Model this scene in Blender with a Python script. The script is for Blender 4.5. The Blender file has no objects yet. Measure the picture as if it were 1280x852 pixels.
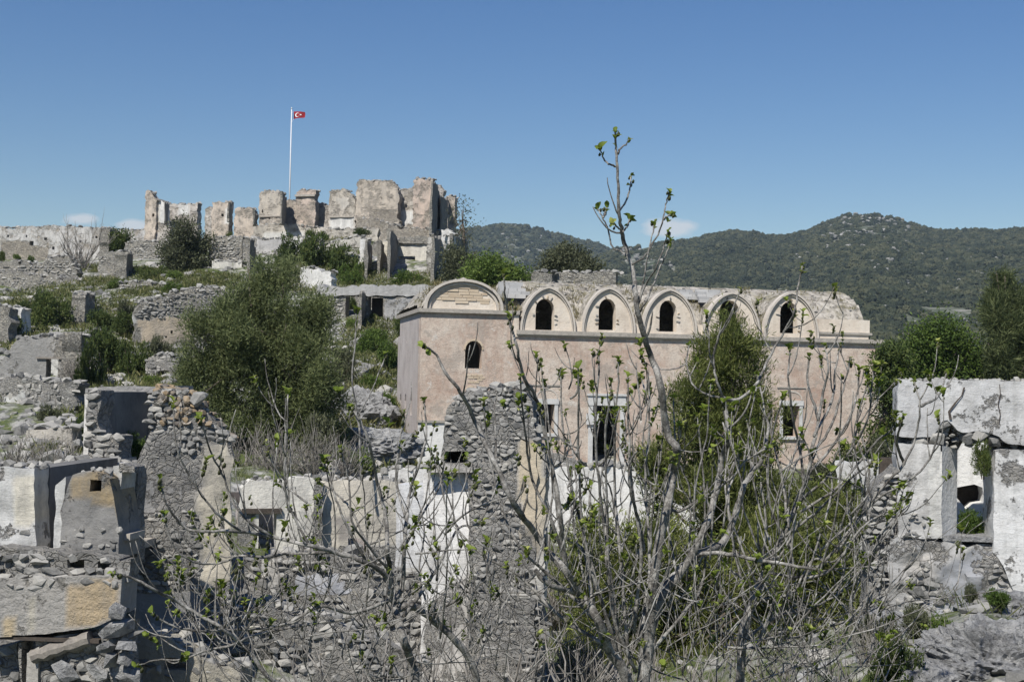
import bpy, bmesh, math, random
import numpy as np
from mathutils import Vector, Matrix, noise
from mathutils.geometry import tessellate_polygon

random.seed(7); RNG = np.random.default_rng(7)
S = bpy.context.scene; C = S.collection
rad = math.radians

# ------------------------------------------------------------------ camera
FPX = 1700.0
PITCH, ROLL = rad(1.65), rad(1.1)
cd = bpy.data.cameras.new('camera'); cam = bpy.data.objects.new('camera', cd); C.objects.link(cam)
cd.sensor_width = 36; cd.lens = 36 * FPX / 1280; cd.clip_end = 9000; cd.clip_start = .1
CM = Matrix.Rotation(rad(90) + PITCH, 4, 'X') @ Matrix.Rotation(ROLL, 4, 'Z')
cam.matrix_world = CM
S.camera = cam
# ------------------------------------------------------------------ light
SUN_AZ, SUN_EL = 27, 50            # degrees left of straight behind the camera, and up
w = bpy.data.worlds.new('World'); S.world = w; w.use_nodes = True
nt = w.node_tree; bg = nt.nodes['Background']
sky = nt.nodes.new('ShaderNodeTexSky'); sky.sky_type = 'NISHITA'; sky.sun_disc = False
sky.sun_elevation = rad(SUN_EL); sky.sun_rotation = rad(180 + SUN_AZ)
sky.altitude = 200; sky.air_density = 1.15; sky.dust_density = .1; sky.ozone_density = 2.4
bg.inputs['Strength'].default_value = .082
sun = bpy.data.lights.new('sun', 'SUN'); so = bpy.data.objects.new('sun', sun); C.objects.link(so)
sun.energy = 4.9; sun.angle = rad(.53); sun.color = (1, .955, .88)
sd = Vector((-math.sin(rad(SUN_AZ)) * math.cos(rad(SUN_EL)), -math.cos(rad(SUN_AZ)) * math.cos(rad(SUN_EL)), math.sin(rad(SUN_EL))))
so.rotation_euler = sd.to_track_quat('Z', 'Y').to_euler(); so.location = sd * 60
S.view_settings.view_transform = 'Standard'; S.view_settings.look = 'None'; S.view_settings.exposure = .28; S.view_settings.gamma = 1
S.cycles.max_bounces = 5; S.cycles.diffuse_bounces = 3; S.cycles.transparent_max_bounces = 4; S.cycles.glossy_bounces = 1
S.cycles.transmission_bounces = 2; S.cycles.volume_bounces = 0

# clouds low over the horizon, mixed into the sky colour by direction
def vec_at(px, py):
    return (CM.to_3x3() @ Vector(((px - 640) / FPX, (426 - py) / FPX, -1))).normalized()
tc = nt.nodes.new('ShaderNodeTexCoord')
cn = nt.nodes.new('ShaderNodeTexNoise'); cn.inputs['Scale'].default_value = 38; cn.inputs['Detail'].default_value = 7
mp = nt.nodes.new('ShaderNodeMapping'); mp.inputs['Scale'].default_value = (1, 1, 2.2)
nt.links.new(tc.outputs['Generated'], mp.inputs['Vector']); nt.links.new(mp.outputs[0], cn.inputs['Vector'])
def wm(op, a, b=None, clamp=False):
    n = nt.nodes.new('ShaderNodeMath'); n.operation = op; n.use_clamp = clamp
    for i, v in enumerate((a, b)):
        if v is None: continue
        if isinstance(v, (int, float)): n.inputs[i].default_value = v
        else: nt.links.new(v, n.inputs[i])
    return n.outputs[0]
total = None
for px, py, rx, ry, amp in ((832, 284, .031, .0105, 1.0), (100, 274, .018, .006, .9), (165, 282, .018, .006, 1.0), (1290, 288, .02, .006, .7), (1900, 270, .06, .012, 1), (-700, 275, .07, .012, .9)):
    d = vec_at(px, py)
    sx = nt.nodes.new('ShaderNodeVectorMath'); sx.operation = 'SUBTRACT'; sx.inputs[1].default_value = d
    nt.links.new(tc.outputs['Generated'], sx.inputs[0])
    sc_ = nt.nodes.new('ShaderNodeVectorMath'); sc_.operation = 'DIVIDE'; sc_.inputs[1].default_value = (rx, rx * 3, ry)
    nt.links.new(sx.outputs[0], sc_.inputs[0])
    ln = nt.nodes.new('ShaderNodeVectorMath'); ln.operation = 'LENGTH'; nt.links.new(sc_.outputs[0], ln.inputs[0])
    m = wm('SUBTRACT', 1.25, ln.outputs['Value'], True)
    m = wm('MULTIPLY', m, amp)
    total = m if total is None else wm('MAXIMUM', total, m)
cov = wm('MULTIPLY', wm('SUBTRACT', wm('ADD', wm('MULTIPLY', total, .9), cn.outputs[0]), .92), 3.2, True)
cov = wm('MULTIPLY', cov, .8)
mix = nt.nodes.new('ShaderNodeMix'); mix.data_type = 'RGBA'
hs = nt.nodes.new('ShaderNodeHueSaturation'); hs.inputs['Hue'].default_value = .512; hs.inputs['Saturation'].default_value = 1.31; hs.inputs['Value'].default_value = .88; nt.links.new(sky.outputs[0], hs.inputs['Color'])
nt.links.new(cov, mix.inputs[0]); nt.links.new(hs.outputs[0], mix.inputs[6]); mix.inputs[7].default_value = (6.6, 6.9, 7.3, 1)
nt.links.new(mix.outputs[2], bg.inputs['Color'])

# ------------------------------------------------------------------ layout helpers
def at(px, py, Y):
    d = CM.to_3x3() @ Vector(((px - 640) / FPX, (426 - py) / FPX, -1))
    return d * (Y / d.y)
UP = Vector((0, 0, 1))
class Face:
    """a vertical plane standing on the ground; u runs along it, v is height, w goes back from it"""
    def __init__(s, pxl, Yl, pxr=None, Yr=None, ang=None):
        s.A = at(pxl, 475, Yl); s.A.z = 0
        if ang is None:
            B = at(pxr, 475, Yr); B.z = 0; s.t = (B - s.A).normalized()
        else: s.t = Vector((math.cos(ang), math.sin(ang), 0))
        s.n = Vector((s.t.y, -s.t.x, 0))
    def uv(s, px, py, w=0):
        d = CM.to_3x3() @ Vector(((px - 640) / FPX, (426 - py) / FPX, -1))
        k = (s.A - s.n * w).dot(s.n) / d.dot(s.n); P = d * k
        return ((P - s.A).dot(s.t), P.z)
    def P(s, u, v, w=0): return s.A + s.t * u - s.n * w + UP * v
    def side(s, u, w=0):
        """plane that runs straight back from (u, w)"""
        f = Face.__new__(Face); f.A = s.A + s.t * u - s.n * w; f.t = -s.n; f.n = Vector((f.t.y, -f.t.x, 0)); return f
    def back(s, w):
        f = Face.__new__(Face); f.A = s.A - s.n * w; f.t = s.t; f.n = s.n; return f

def tag(o, label, cat, group=None, kind=None):
    if label: o['label'] = label
    if cat: o['category'] = cat
    if group: o['group'] = group
    if kind: o['kind'] = kind
    return o
def thing(name, label, cat, loc=(0, 0, 0), group=None):
    o = bpy.data.objects.new(name, None); C.objects.link(o); o.location = loc; o.empty_display_size = .2
    return tag(o, label, cat, group)
def wpos(p):
    q = Vector((0, 0, 0))
    while p: q = q + p.location; p = p.parent
    return q
def link(name, me, parent=None, loc=None):
    o = bpy.data.objects.new(name, me); C.objects.link(o)
    if parent: o.parent = parent
    if loc is not None: o.location = loc
    return o
def mesh(name, verts, faces, mat, parent=None, smooth=False):
    """vertices in world space; stored relative to the parent's place"""
    off = wpos(parent) if parent else Vector((0, 0, 0))
    v = np.array([tuple(p) for p in verts], dtype=float).reshape(-1, 3) - np.array(off)
    me = bpy.data.meshes.new(name); me.from_pydata(v.tolist(), [], faces); me.update()
    if mat: me.materials.append(mat)
    if smooth: me.shade_smooth()
    return link(name, me, parent)
def fast_mesh(name, verts, nper, mat, smooth=False):
    """numpy: polygons of nper corners with no shared corners"""
    verts = np.asarray(verts, dtype=np.float32).reshape(-1, 3); n = len(verts) // nper
    me = bpy.data.meshes.new(name); me.vertices.add(len(verts)); me.vertices.foreach_set('co', verts.ravel())
    me.loops.add(len(verts)); me.loops.foreach_set('vertex_index', np.arange(len(verts), dtype=np.int32))
    me.polygons.add(n); me.polygons.foreach_set('loop_start', np.arange(0, n * nper, nper, dtype=np.int32))
    me.update(calc_edges=True)
    if mat: me.materials.append(mat)
    if smooth: me.shade_smooth()
    return me
def nz(x, y, z=0, o=3):
    return noise.fractal(Vector((x, y, z)), .9, 2.1, o)

# ------------------------------------------------------------------ materials
class NT:
    def __init__(s, name):
        s.m = bpy.data.materials.new(name); s.m.use_nodes = True; s.t = s.m.node_tree
        s.b = s.t.nodes['Principled BSDF']; s.out = s.t.nodes['Material Output']
        s.b.inputs['Specular IOR Level'].default_value = .2; s.b.inputs['Roughness'].default_value = .9
    def n(s, typ, **kw):
        n = s.t.nodes.new(typ)
        for k, v in kw.items():
            if k.startswith('i_'): s.set(n.inputs[int(k[2:]) if k[2:].isdigit() else k[2:]], v)
            else: setattr(n, k, v)
        return n
    def set(s, inp, v):
        if hasattr(v, 'is_output'): s.t.links.new(v, inp)
        elif isinstance(v, tuple) and len(v) == 3 and inp.type == 'RGBA': inp.default_value = (*v, 1)
        else: inp.default_value = v
    def math(s, op, a, b=0, c=0, clamp=False):
        n = s.n('ShaderNodeMath', operation=op, use_clamp=clamp)
        for i, v in enumerate((a, b, c)): s.set(n.inputs[i], v)
        return n.outputs[0]
    def mix(s, f, a, b, blend='MIX'):
        n = s.n('ShaderNodeMix', data_type='RGBA', blend_type=blend)
        s.set(n.inputs[0], f); s.set(n.inputs[6], a); s.set(n.inputs[7], b); return n.outputs[2]
    def pos(s, scale=(1, 1, 1)):
        g = s.n('ShaderNodeNewGeometry'); 
        return s.n('ShaderNodeVectorMath', operation='MULTIPLY', i_0=g.outputs['Position'], i_1=scale).outputs[0]
    def noise(s, v, sc, det=4, rough=.55):
        return s.n('ShaderNodeTexNoise', i_Vector=v, i_Scale=sc, i_Detail=det, i_Roughness=rough).outputs[0]
    def ramp(s, f, stops):
        r = s.n('ShaderNodeValToRGB'); s.set(r.inputs[0], f); e = r.color_ramp.elements
        while len(e) < len(stops): e.new(.5)
        for k, (p, c) in enumerate(stops): e[k].position = p; e[k].color = (*c, 1) if not isinstance(c, (int, float)) else (c, c, c, 1)
        return r.outputs[0]
    def bump(s, h, strength=1, dist=.05):
        s.set(s.b.inputs['Normal'], s.n('ShaderNodeBump', i_Strength=strength, i_Distance=dist, i_Height=h).outputs[0])

def stone_col(t, v, tint=(1, 1, 1)):
    return t.ramp(v, [(0, tuple(.12 * k for k in tint)), (.35, (.24 * tint[0], .235 * tint[1], .225 * tint[2])), (.65, (.34 * tint[0], .325 * tint[1], .295 * tint[2])), (.85, (.43 * tint[0], .385 * tint[1], .31 * tint[2])), (1, (.5 * tint[0], .48 * tint[1], .44 * tint[2]))])

def masonry(name, sc=6, bump=.06, tint=(1, 1, 1), flat=1.6, grime=.55, soft=1.0, ridge=.22, pk=12, pn=2.3):
    t = NT(name); p = t.pos()
    def warp(src, scale, amt):
        dn = t.n('ShaderNodeTexNoise', i_Vector=src, i_Scale=scale, i_Detail=2)
        ce = t.n('ShaderNodeVectorMath', operation='SUBTRACT', i_0=dn.outputs['Color'], i_1=(.5, .5, .5)).outputs[0]
        off = t.n('ShaderNodeVectorMath', operation='SCALE', i_0=ce); off.inputs['Scale'].default_value = amt
        return t.n('ShaderNodeVectorMath', operation='ADD', i_0=src, i_1=off.outputs[0]).outputs[0]
    q = warp(warp(p, 1.6, .5), sc * 1.3, .9 / sc)
    q = t.n('ShaderNodeVectorMath', operation='MULTIPLY', i_0=q, i_1=(1, 1, flat)).outputs[0]
    cell = t.n('ShaderNodeTexVoronoi', i_Vector=q, i_Scale=sc); edge = t.n('ShaderNodeTexVoronoi', feature='DISTANCE_TO_EDGE', i_Vector=q, i_Scale=sc)
    cell2 = t.n('ShaderNodeTexVoronoi', i_Vector=q, i_Scale=sc * 2.7)
    s1 = t.n('ShaderNodeSeparateColor', i_0=cell.outputs['Color']).outputs[0]; s2 = t.n('ShaderNodeSeparateColor', i_0=cell2.outputs['Color']).outputs[1]
    fine = t.noise(p, 17, 7, .72); big = t.noise(p, .7, 6, .65); med = t.noise(p, 3.3, 7, .7)
    sv = t.math('ADD', t.math('ADD', t.math('MULTIPLY', s1, .28), t.math('MULTIPLY', s2, .2)), t.math('MULTIPLY', fine, .52))
    sc_ = stone_col(t, sv, tint)
    e = t.math('MULTIPLY', edge.outputs['Distance'], 9, clamp=True)
    joint = t.math('MULTIPLY', t.math('SUBTRACT', 1, e), t.ramp(med, [(.40, .05), (.60, .6)]))
    sc_ = t.mix(joint, sc_, (.15 * tint[0], .143 * tint[1], .13 * tint[2]))
    pc = t.n('ShaderNodeAttribute', attribute_name='pcol').outputs['Color']; pa = t.n('ShaderNodeAttribute', attribute_name='plaster').outputs['Fac']
    streak = t.noise(t.pos((2.2, 2.2, .35)), 1.6, 7, .7)
    pc = t.mix(t.ramp(streak, [(.42, 0), (.75, .6)]), pc, (.23, .225, .215))
    pc = t.mix(t.ramp(t.noise(p, 5, 8, .75), [(.46, 0), (.68, .55)]), pc, t.mix(.5, pc, (.24, .22, .19)))
    pc = t.mix(t.ramp(fine, [(.32, .5), (.48, 0)]), pc, t.mix(.45, pc, (.14, .14, .14)))
    m = t.math('MULTIPLY', t.math('SUBTRACT', t.math('ADD', pa, t.math('MULTIPLY', t.math('SUBTRACT', t.noise(p, 1.7, 9, .7), .5), pn)), .5), pk, .5, clamp=True)
    col = t.mix(m, sc_, pc)
    gr = t.ramp(t.math('ADD', t.math('MULTIPLY', big, .5), t.math('MULTIPLY', med, .5)), [(.49, 0), (.62, grime)])
    col = t.mix(gr, col, (.115, .115, .112))
    t.set(t.b.inputs['Base Color'], col)
    hs = t.math('ADD', t.math('MULTIPLY', t.math('POWER', e, .6), .5), t.math('ADD', t.math('MULTIPLY', fine, .95), t.math('MULTIPLY', s1, .3)))
    rd = t.noise(warp(t.pos((3.5, 3.5, 15)), .8, 1.6), 1.0, 5, .68)
    hp = t.math('ADD', 1.25, t.math('ADD', t.math('MULTIPLY', t.noise(p, 9, 7, .7), .45), t.math('MULTIPLY', rd, .55 * ridge)))
    h = t.n('ShaderNodeMix', data_type='FLOAT', i_0=m, i_2=hs, i_3=hp).outputs[0]
    t.bump(h, soft, bump); return t.m

def simple(name, stops, sc=6, bump=.01, per='noise', sc2=25, rough=.9, bs=.9):
    """colour from noise plus a per-object shift"""
    t = NT(name); p = t.pos(); a = t.noise(p, sc, 8, .72); f = t.noise(p, sc2, 5, .7)
    v = t.math('ADD', t.math('MULTIPLY', a, .65), t.math('MULTIPLY', f, .35))
    if per == 'object':
        r = t.n('ShaderNodeObjectInfo').outputs['Random']
        v = t.math('ADD', t.math('MULTIPLY', v, .72), t.math('MULTIPLY', r, .28))
    elif per == 'island':
        r = t.n('ShaderNodeNewGeometry').outputs['Random Per Island']
        v = t.math('ADD', t.math('MULTIPLY', v, .72), t.math('MULTIPLY', r, .28))
    t.set(t.b.inputs['Base Color'], t.ramp(v, stops)); t.b.inputs['Roughness'].default_value = rough
    if bump: t.bump(t.math('ADD', a, t.math('MULTIPLY', f, .5)), bs, bump)
    return t.m

def leafy(name, stops, trans=.3, rough=.6, sc=.9, wt=.55, ov=.16):
    t = NT(name); r = t.n('ShaderNodeNewGeometry').outputs['Random Per Island']
    v = t.math('ADD', t.math('MULTIPLY', r, 1 - wt), t.math('MULTIPLY', t.noise(t.pos(), sc, 3, .6), wt))
    o = t.n('ShaderNodeObjectInfo').outputs['Random']
    v = t.math('ADD', v, t.math('MULTIPLY', t.math('SUBTRACT', o, .5), ov))
    c = t.ramp(v, stops); t.set(t.b.inputs['Base Color'], c); t.b.inputs['Roughness'].default_value = rough
    tr = t.n('ShaderNodeBsdfTranslucent', i_Color=c)
    mx = t.n('ShaderNodeMixShader', i_0=trans); t.t.links.new(t.b.outputs[0], mx.inputs[1]); t.t.links.new(tr.outputs[0], mx.inputs[2])
    t.t.links.new(mx.outputs[0], t.out.inputs[0]); return t.m

M = {}
M['near'] = masonry('rubble_masonry', 7.5, .06, grime=.6)
M['far'] = masonry('weathered_masonry', 4.6, .14, (1.2, 1.18, 1.12), grime=.38, pk=6)
M['castle'] = masonry('castle_masonry', 4.4, .13, (1.3, 1.22, 1.12), grime=.3, pk=3.5, pn=1.8)
M['rough'] = masonry('whitewashed_render', 10, .05, grime=.4, ridge=.35)
STOPS = [(.28, (.075, .075, .073)), (.42, (.18, .177, .168)), (.55, (.29, .283, .265)), (.72, (.41, .392, .35))]
M['stone'] = simple('limestone', STOPS, 5, .02, 'object', 28)
M['stones'] = simple('limestone_rubble', STOPS, 5, .02, 'island', 28)
M['ochre'] = simple('ochre_stone', [(.3, (.09, .085, .08)), (.43, (.20, .175, .145)), (.53, (.30, .22, .13)), (.62, (.33, .30, .26)), (.75, (.42, .40, .36))], 6, .03, 'object', 30)
M['rock'] = simple('grey_rock', [(.33, (.08, .08, .08)), (.44, (.21, .21, .21)), (.56, (.38, .38, .375)), (.7, (.5, .49, .47))], 3.2, .14, 'noise', 16, bs=1)
M['farrock'] = simple('hill_limestone', [(.3, (.10, .10, .095)), (.5, (.2, .197, .185)), (.7, (.30, .29, .27))], .4, 0, 'island', 2)
M['dark'] = simple('dark_timber_and_shade', [(.3, (.03, .027, .024)), (.7, (.11, .09, .075))], 8, .01)  # also on slabs and strips whose dark colour stands in for shade
M['log'] = simple('grey_timber', [(.3, (.12, .11, .1)), (.7, (.33, .3, .26))], 8, .015)
M['metal'] = simple('painted_pole', [(.3, (.6, .6, .6)), (.7, (.75, .75, .74))], 5, 0, rough=.4)
M['red'] = simple('red_cloth', [(.3, (.24, .02, .028)), (.7, (.32, .028, .036))], 4, 0, rough=.8)
M['white'] = simple('white_cloth', [(.3, (.75, .75, .75)), (.7, (.8, .8, .8))], 4, 0)
M['trim'] = simple('pale_stone_trim', [(.25, (.3, .28, .25)), (.5, (.5, .455, .40)), (.75, (.58, .54, .48))], 3, .015)
M['whitetrim'] = simple('whitewashed_trim', [(.3, (.30, .295, .29)), (.5, (.52, .515, .50)), (.68, (.62, .61, .59))], 3, .01)
M['ledge'] = simple('weathered_ledge', [(.25, (.16, .15, .135)), (.5, (.36, .33, .29)), (.75, (.48, .44, .38))], 5, .03)
M['brick'] = simple('pale_brick', [(.2, (.40, .31, .22)), (.5, (.52, .43, .32)), (.8, (.58, .5, .4))], 4, .008, 'object')
M['slab'] = simple('roof_slab', [(.2, (.26, .26, .26)), (.5, (.4, .4, .395)), (.8, (.52, .51, .49))], 4, .01, 'object')
M['bark'] = simple('fig_bark', [(.38, (.045, .041, .037)), (.47, (.125, .118, .108)), (.55, (.27, .26, .24)), (.66, (.46, .45, .43))], 9, .008, 'noise', 70)
M['twig'] = simple('dry_twig', [(.35, (.09, .08, .07)), (.5, (.2, .185, .165)), (.65, (.36, .34, .31))], 6, 0)
M['trunk'] = simple('pine_bark', [(.3, (.05, .043, .036)), (.7, (.17, .14, .11))], 7, .02)

def pinkwall():
    t = NT('pink_plaster'); p = t.pos()
    a = t.noise(p, .5, 7, .66); b = t.noise(p, 3.2, 7, .72); s = t.noise(t.pos((2.2, 2.2, .16)), 1.5, 7, .7); g = t.noise(p, 22, 5, .7)
    c = t.ramp(t.math('ADD', t.math('MULTIPLY', a, .6), t.math('MULTIPLY', b, .4)), [(.38, (.42, .30, .235)), (.47, (.52, .415, .34)), (.53, (.57, .48, .40)), (.64, (.62, .555, .48))])
    c = t.mix(t.ramp(s, [(.5, 0), (.68, .5)]), c, (.53, .475, .41))
    c = t.mix(t.ramp(t.noise(t.pos((3.2, 3.2, .45)), 1.5, 8, .78), [(.58, 0), (.7, .5)]), c, (.28, .24, .205))
    c = t.mix(t.ramp(t.noise(p, 1.1, 9, .75), [(.54, 0), (.59, .7)]), c, (.37, .325, .28))
    c = t.mix(t.ramp(t.noise(p, 1.9, 9, .75), [(.585, 0), (.62, .85)]), c, (.60, .565, .51))
    c = t.mix(t.ramp(t.noise(p, 7, 6, .75), [(.36, .55), (.5, 0)]), c, (.33, .26, .215))
    c = t.mix(t.ramp(g, [(.38, .35), (.5, 0)]), c, (.25, .21, .185))
    crk = t.n('ShaderNodeTexVoronoi', feature='DISTANCE_TO_EDGE', i_Vector=t.n('ShaderNodeVectorMath', operation='ADD', i_0=p, i_1=t.n('ShaderNodeTexNoise', i_Vector=p, i_Scale=1.5).outputs['Color']).outputs[0], i_Scale=.5)
    c = t.mix(t.ramp(crk.outputs['Distance'], [(0, .35), (.006, 0)]), c, (.28, .23, .19))
    t.set(t.b.inputs['Base Color'], c); t.bump(t.math('ADD', b, t.math('MULTIPLY', g, .7)), .9, .035); return t.m
M['pink'] = pinkwall()
def plasterwall(name, lo, mid, hi, stain=(.24, .23, .22), am=.6):
    t = NT(name); p = t.pos(); a = t.noise(p, 1.1, 7, .66); s = t.noise(t.pos((2, 2, .3)), 1.3, 6, .66)
    c = t.ramp(a, [(.34, lo), (.5, mid), (.66, hi)]); c = t.mix(t.ramp(s, [(.5, 0), (.75, am)]), c, stain)
    c = t.mix(t.ramp(t.noise(p, 4, 7, .72), [(.58, 0), (.68, .6)]), c, stain)
    t.set(t.b.inputs['Base Color'], c); t.bump(t.math('ADD', a, t.noise(p, 14, 5, .6)), .7, .025); return t.m
M['cream'] = plasterwall('cream_plaster', (.52, .445, .365), (.62, .545, .455), (.67, .605, .52), (.36, .315, .27), .45)
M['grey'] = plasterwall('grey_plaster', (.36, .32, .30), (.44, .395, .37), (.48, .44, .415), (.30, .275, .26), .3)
M['shadewall'] = plasterwall('painted_shade_plaster', (.09, .09, .09), (.14, .138, .135), (.19, .185, .18), (.06, .06, .06))  # shade of the right-facing side walls, put into a darker plaster colour
M['lime'] = plasterwall('lime_plaster', (.52, .51, .49), (.66, .655, .635), (.72, .71, .68), (.3, .29, .28))
def roofmat():
    t = NT('old_roof'); p = t.pos()
    v = t.n('ShaderNodeTexVoronoi', i_Vector=p, i_Scale=5); e = t.noise(p, 1.1, 7, .65); f = t.noise(p, 9, 5, .65)
    c = t.ramp(t.math('ADD', t.math('MULTIPLY', f, .6), t.math('MULTIPLY', t.n('ShaderNodeSeparateColor', i_0=v.outputs['Color']).outputs[0], .4)), [(.25, (.17, .155, .135)), (.5, (.33, .305, .265)), (.75, (.45, .42, .37))])
    c = t.mix(t.ramp(e, [(.5, 0), (.66, .75)]), c, t.mix(f, (.10, .095, .035), (.22, .19, .09)))
    t.set(t.b.inputs['Base Color'], c); t.bump(t.math('ADD', t.math('MULTIPLY', v.outputs['Distance'], -.8), f), 1, .07); return t.m
M['roof'] = roofmat()
def groundmat():
    t = NT('hillside_ground'); p = t.pos()
    a = t.noise(p, .16, 6, .62); b = t.noise(p, 1.3, 7, .66); f = t.noise(p, 7, 5, .7)
    v = t.n('ShaderNodeTexVoronoi', i_Vector=p, i_Scale=2.2); st = t.n('ShaderNodeSeparateColor', i_0=v.outputs['Color']).outputs[0]
    stone = t.ramp(t.math('ADD', t.math('MULTIPLY', st, .5), t.math('MULTIPLY', f, .5)), [(.25, (.12, .12, .115)), (.5, (.27, .265, .25)), (.75, (.42, .41, .385))])
    grass = t.ramp(f, [(.3, (.04, .055, .018)), (.5, (.075, .10, .03)), (.7, (.16, .155, .065))])
    m = t.ramp(t.math('ADD', t.math('MULTIPLY', a, .45), t.math('MULTIPLY', b, .55)), [(.46, 0), (.56, 1)])
    g = t.mix(m, grass, stone)
    # the far hills: pale limestone and dark scrub
    sep = t.n('ShaderNodeSeparateXYZ', i_0=p); far = t.math('MULTIPLY', t.math('SUBTRACT', sep.outputs[1], 190), .012, clamp=True)
    fr = t.noise(p, .02, 8, .68); ff = t.noise(p, .12, 6, .7)
    scrub = t.mix(t.ramp(t.math('ADD', t.math('MULTIPLY', fr, .5), t.math('MULTIPLY', ff, .5)), [(.46, 0), (.62, 1)]), (.05, .065, .034), (.26, .25, .225))
    t.set(t.b.inputs['Base Color'], t.mix(far, g, scrub)); t.bump(t.math('ADD', b, t.math('MULTIPLY', f, .4)), 1, .12); return t.m
M['ground'] = groundmat()
M['pine'] = leafy('pine_needles', [(.3, (.055, .074, .03)), (.5, (.135, .165, .066)), (.7, (.24, .27, .12))], .5, .7, 1.1, .5)
M['needle'] = leafy('young_pine_needles', [(.3, (.08, .10, .027)), (.5, (.18, .212, .06)), (.7, (.29, .305, .105))], .5, .7, 1.4)
M['bush'] = leafy('bush_leaves', [(.25, (.035, .056, .018)), (.5, (.075, .108, .03)), (.75, (.14, .165, .05))], .35)
M['bright'] = leafy('fresh_bush_leaves', [(.25, (.05, .085, .018)), (.5, (.09, .14, .028)), (.75, (.15, .2, .045))], .3)
M['olive'] = leafy('olive_leaves', [(.25, (.055, .063, .036)), (.5, (.10, .11, .06)), (.75, (.16, .17, .10))], .3)
M['grass'] = leafy('grass_blades', [(.25, (.06, .075, .024)), (.5, (.115, .135, .042)), (.75, (.22, .205, .095))], .3)
M['drygrass'] = leafy('dry_grass_blades', [(.25, (.11, .095, .04)), (.5, (.18, .16, .075)), (.75, (.26, .23, .12))], .25)
M['figleaf'] = leafy('fig_leaf', [(.3, (.13, .18, .025)), (.5, (.22, .28, .05)), (.75, (.36, .39, .11))], .4, .5, 3, .4)
M['forest'] = leafy('far_forest_leaves', [(.25, (.017, .023, .015)), (.5, (.033, .041, .023)), (.75, (.07, .073, .04))], .05, .8, .015, .75, .5)
M['bud'] = simple('fig_bud', [(.3, (.03, .03, .02)), (.7, (.09, .1, .04))], 9, 0)

# ------------------------------------------------------------------ terrain
CTRL = [  # px, py, distance: where the ground shows or a wall stands on it
 (0, 326, 116), (80, 326, 116), (140, 324, 114), (215, 326, 108), (290, 300, 116), (330, 290, 116), (450, 292, 112), (540, 300, 108), (585, 325, 100),
 (40, 366, 98), (110, 350, 98), (150, 348, 95), (230, 358, 88), (300, 360, 88), (350, 345, 92), (450, 362, 92), (540, 362, 90),
 (20, 395, 78), (60, 420, 70), (130, 400, 76), (180, 372, 84), (260, 372, 80),
 (40, 478, 56), (105, 480, 56), (200, 482, 56), (170, 447, 65), (240, 447, 64), (320, 445, 64), (20, 560, 44), (60, 580, 42), (120, 560, 40),
 (300, 590, 44), (400, 585, 42), (440, 560, 46), (430, 500, 58), (480, 500, 57), (440, 446, 72), (520, 430, 76),
 (500, 585, 51), (640, 590, 50), (860, 590, 51), (1100, 600, 53), (1115, 610, 52), (1180, 560, 55), (1280, 590, 55),
 (560, 400, 75), (620, 362, 78), (760, 362, 85), (860, 400, 85), (1050, 470, 85), (1280, 478, 80), (640, 640, 43.5), (760, 640, 43.5), (900, 650, 43.5), (500, 640, 43),
 (350, 700, 29.5), (450, 698, 30), (300, 700, 29), (1130, 770, 22), (1280, 745, 22.3), (1100, 660, 36), (1280, 690, 30), (1220, 668, 25),
 (1240, 800, 14), (1120, 880, 13), (1300, 820, 11), (148, 560, 21), (60, 700, 20), (100, 576, 24),
 (1250, 762, 16.5), (1216, 755, 17), (1150, 792, 16), (1205, 806, 15.2), (1130, 806, 17), (1262, 780, 17), (1098, 780, 18), (1200, 818, 14.5), (1100, 806, 15.5), (1040, 830, 15), (1070, 602, 46), (1105, 588, 44), (20, 590, 32), (85, 590, 33), (90, 474, 53), (430, 472, 57), (150, 416, 67)]
pts = [tuple(at(a, b, c)) for a, b, c in CTRL]
pts += [(0, 0, -1.7), (-4, 0, -1.8), (5, 0, -1.6), (0, 5, -2.2), (4, 6, -2.2), (-5, 6, -2.8), (0, 9, -3), (-3, 10, -3.4), (3, 11, -3.4), (-7, 13, -4.8), (-3, 15, -5), (2, 15, -4.8), (-6, 17.5, -5.4), (-9, 17, -5.2),
        (0, 24, -6.6), (3, 24, -6.4), (-3, 24, -6), (1.5, 34, -6.8), (6, 34, -6.6), (10, 30, -5.2), (-4, 36, -5.2), (4, 42, -5.4), (-2, 42, -5.3), (9, 42, -5.6), (6, 20, -5.2), (8, 16, -3.9),
        (-12, 25, -4), (-16, 35, -3.5), (-25, 60, -.5), (-45, 100, 8), (-60, 140, 14), (-20, 135, 12), (5, 125, 6), (40, 120, -4), (60, 90, -2), (30, 55, -3.6), (-20, 170, 8), (40, 170, -8), (-60, 180, 8), (100, 170, -9), (-80, 80, 8), (-60, 40, 2), (70, 40, -2), (40, 20, -1), (-40, 10, -2), (0, -30, 2), (30, -20, 1), (-30, -20, 1)]
PX = np.array(pts); D = np.linalg.norm(PX[:, None, :2] - PX[None, :, :2], axis=2)
n_ = len(PX); A = np.zeros((n_ + 3, n_ + 3)); A[:n_, :n_] = D - np.eye(n_) * .6
A[:n_, n_] = A[n_, :n_] = 1; A[:n_, n_ + 1:] = PX[:, :2]; A[n_ + 1:, :n_] = PX[:, :2].T
W = np.linalg.solve(A, np.concatenate([PX[:, 2], [0, 0, 0]]))
RIDGE_R = np.array([(-900, 425), (560, 475), (700, 352), (745, 330), (770, 318), (800, 313), (830, 306), (862, 300), (885, 294), (920, 286), (950, 289), (985, 289), (1010, 281), (1035, 270), (1055, 262), (1085, 260), (1110, 265), (1135, 277), (1160, 285), (1200, 291), (1240, 293), (1280, 294), (1500, 303), (2200, 380)], float)
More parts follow.
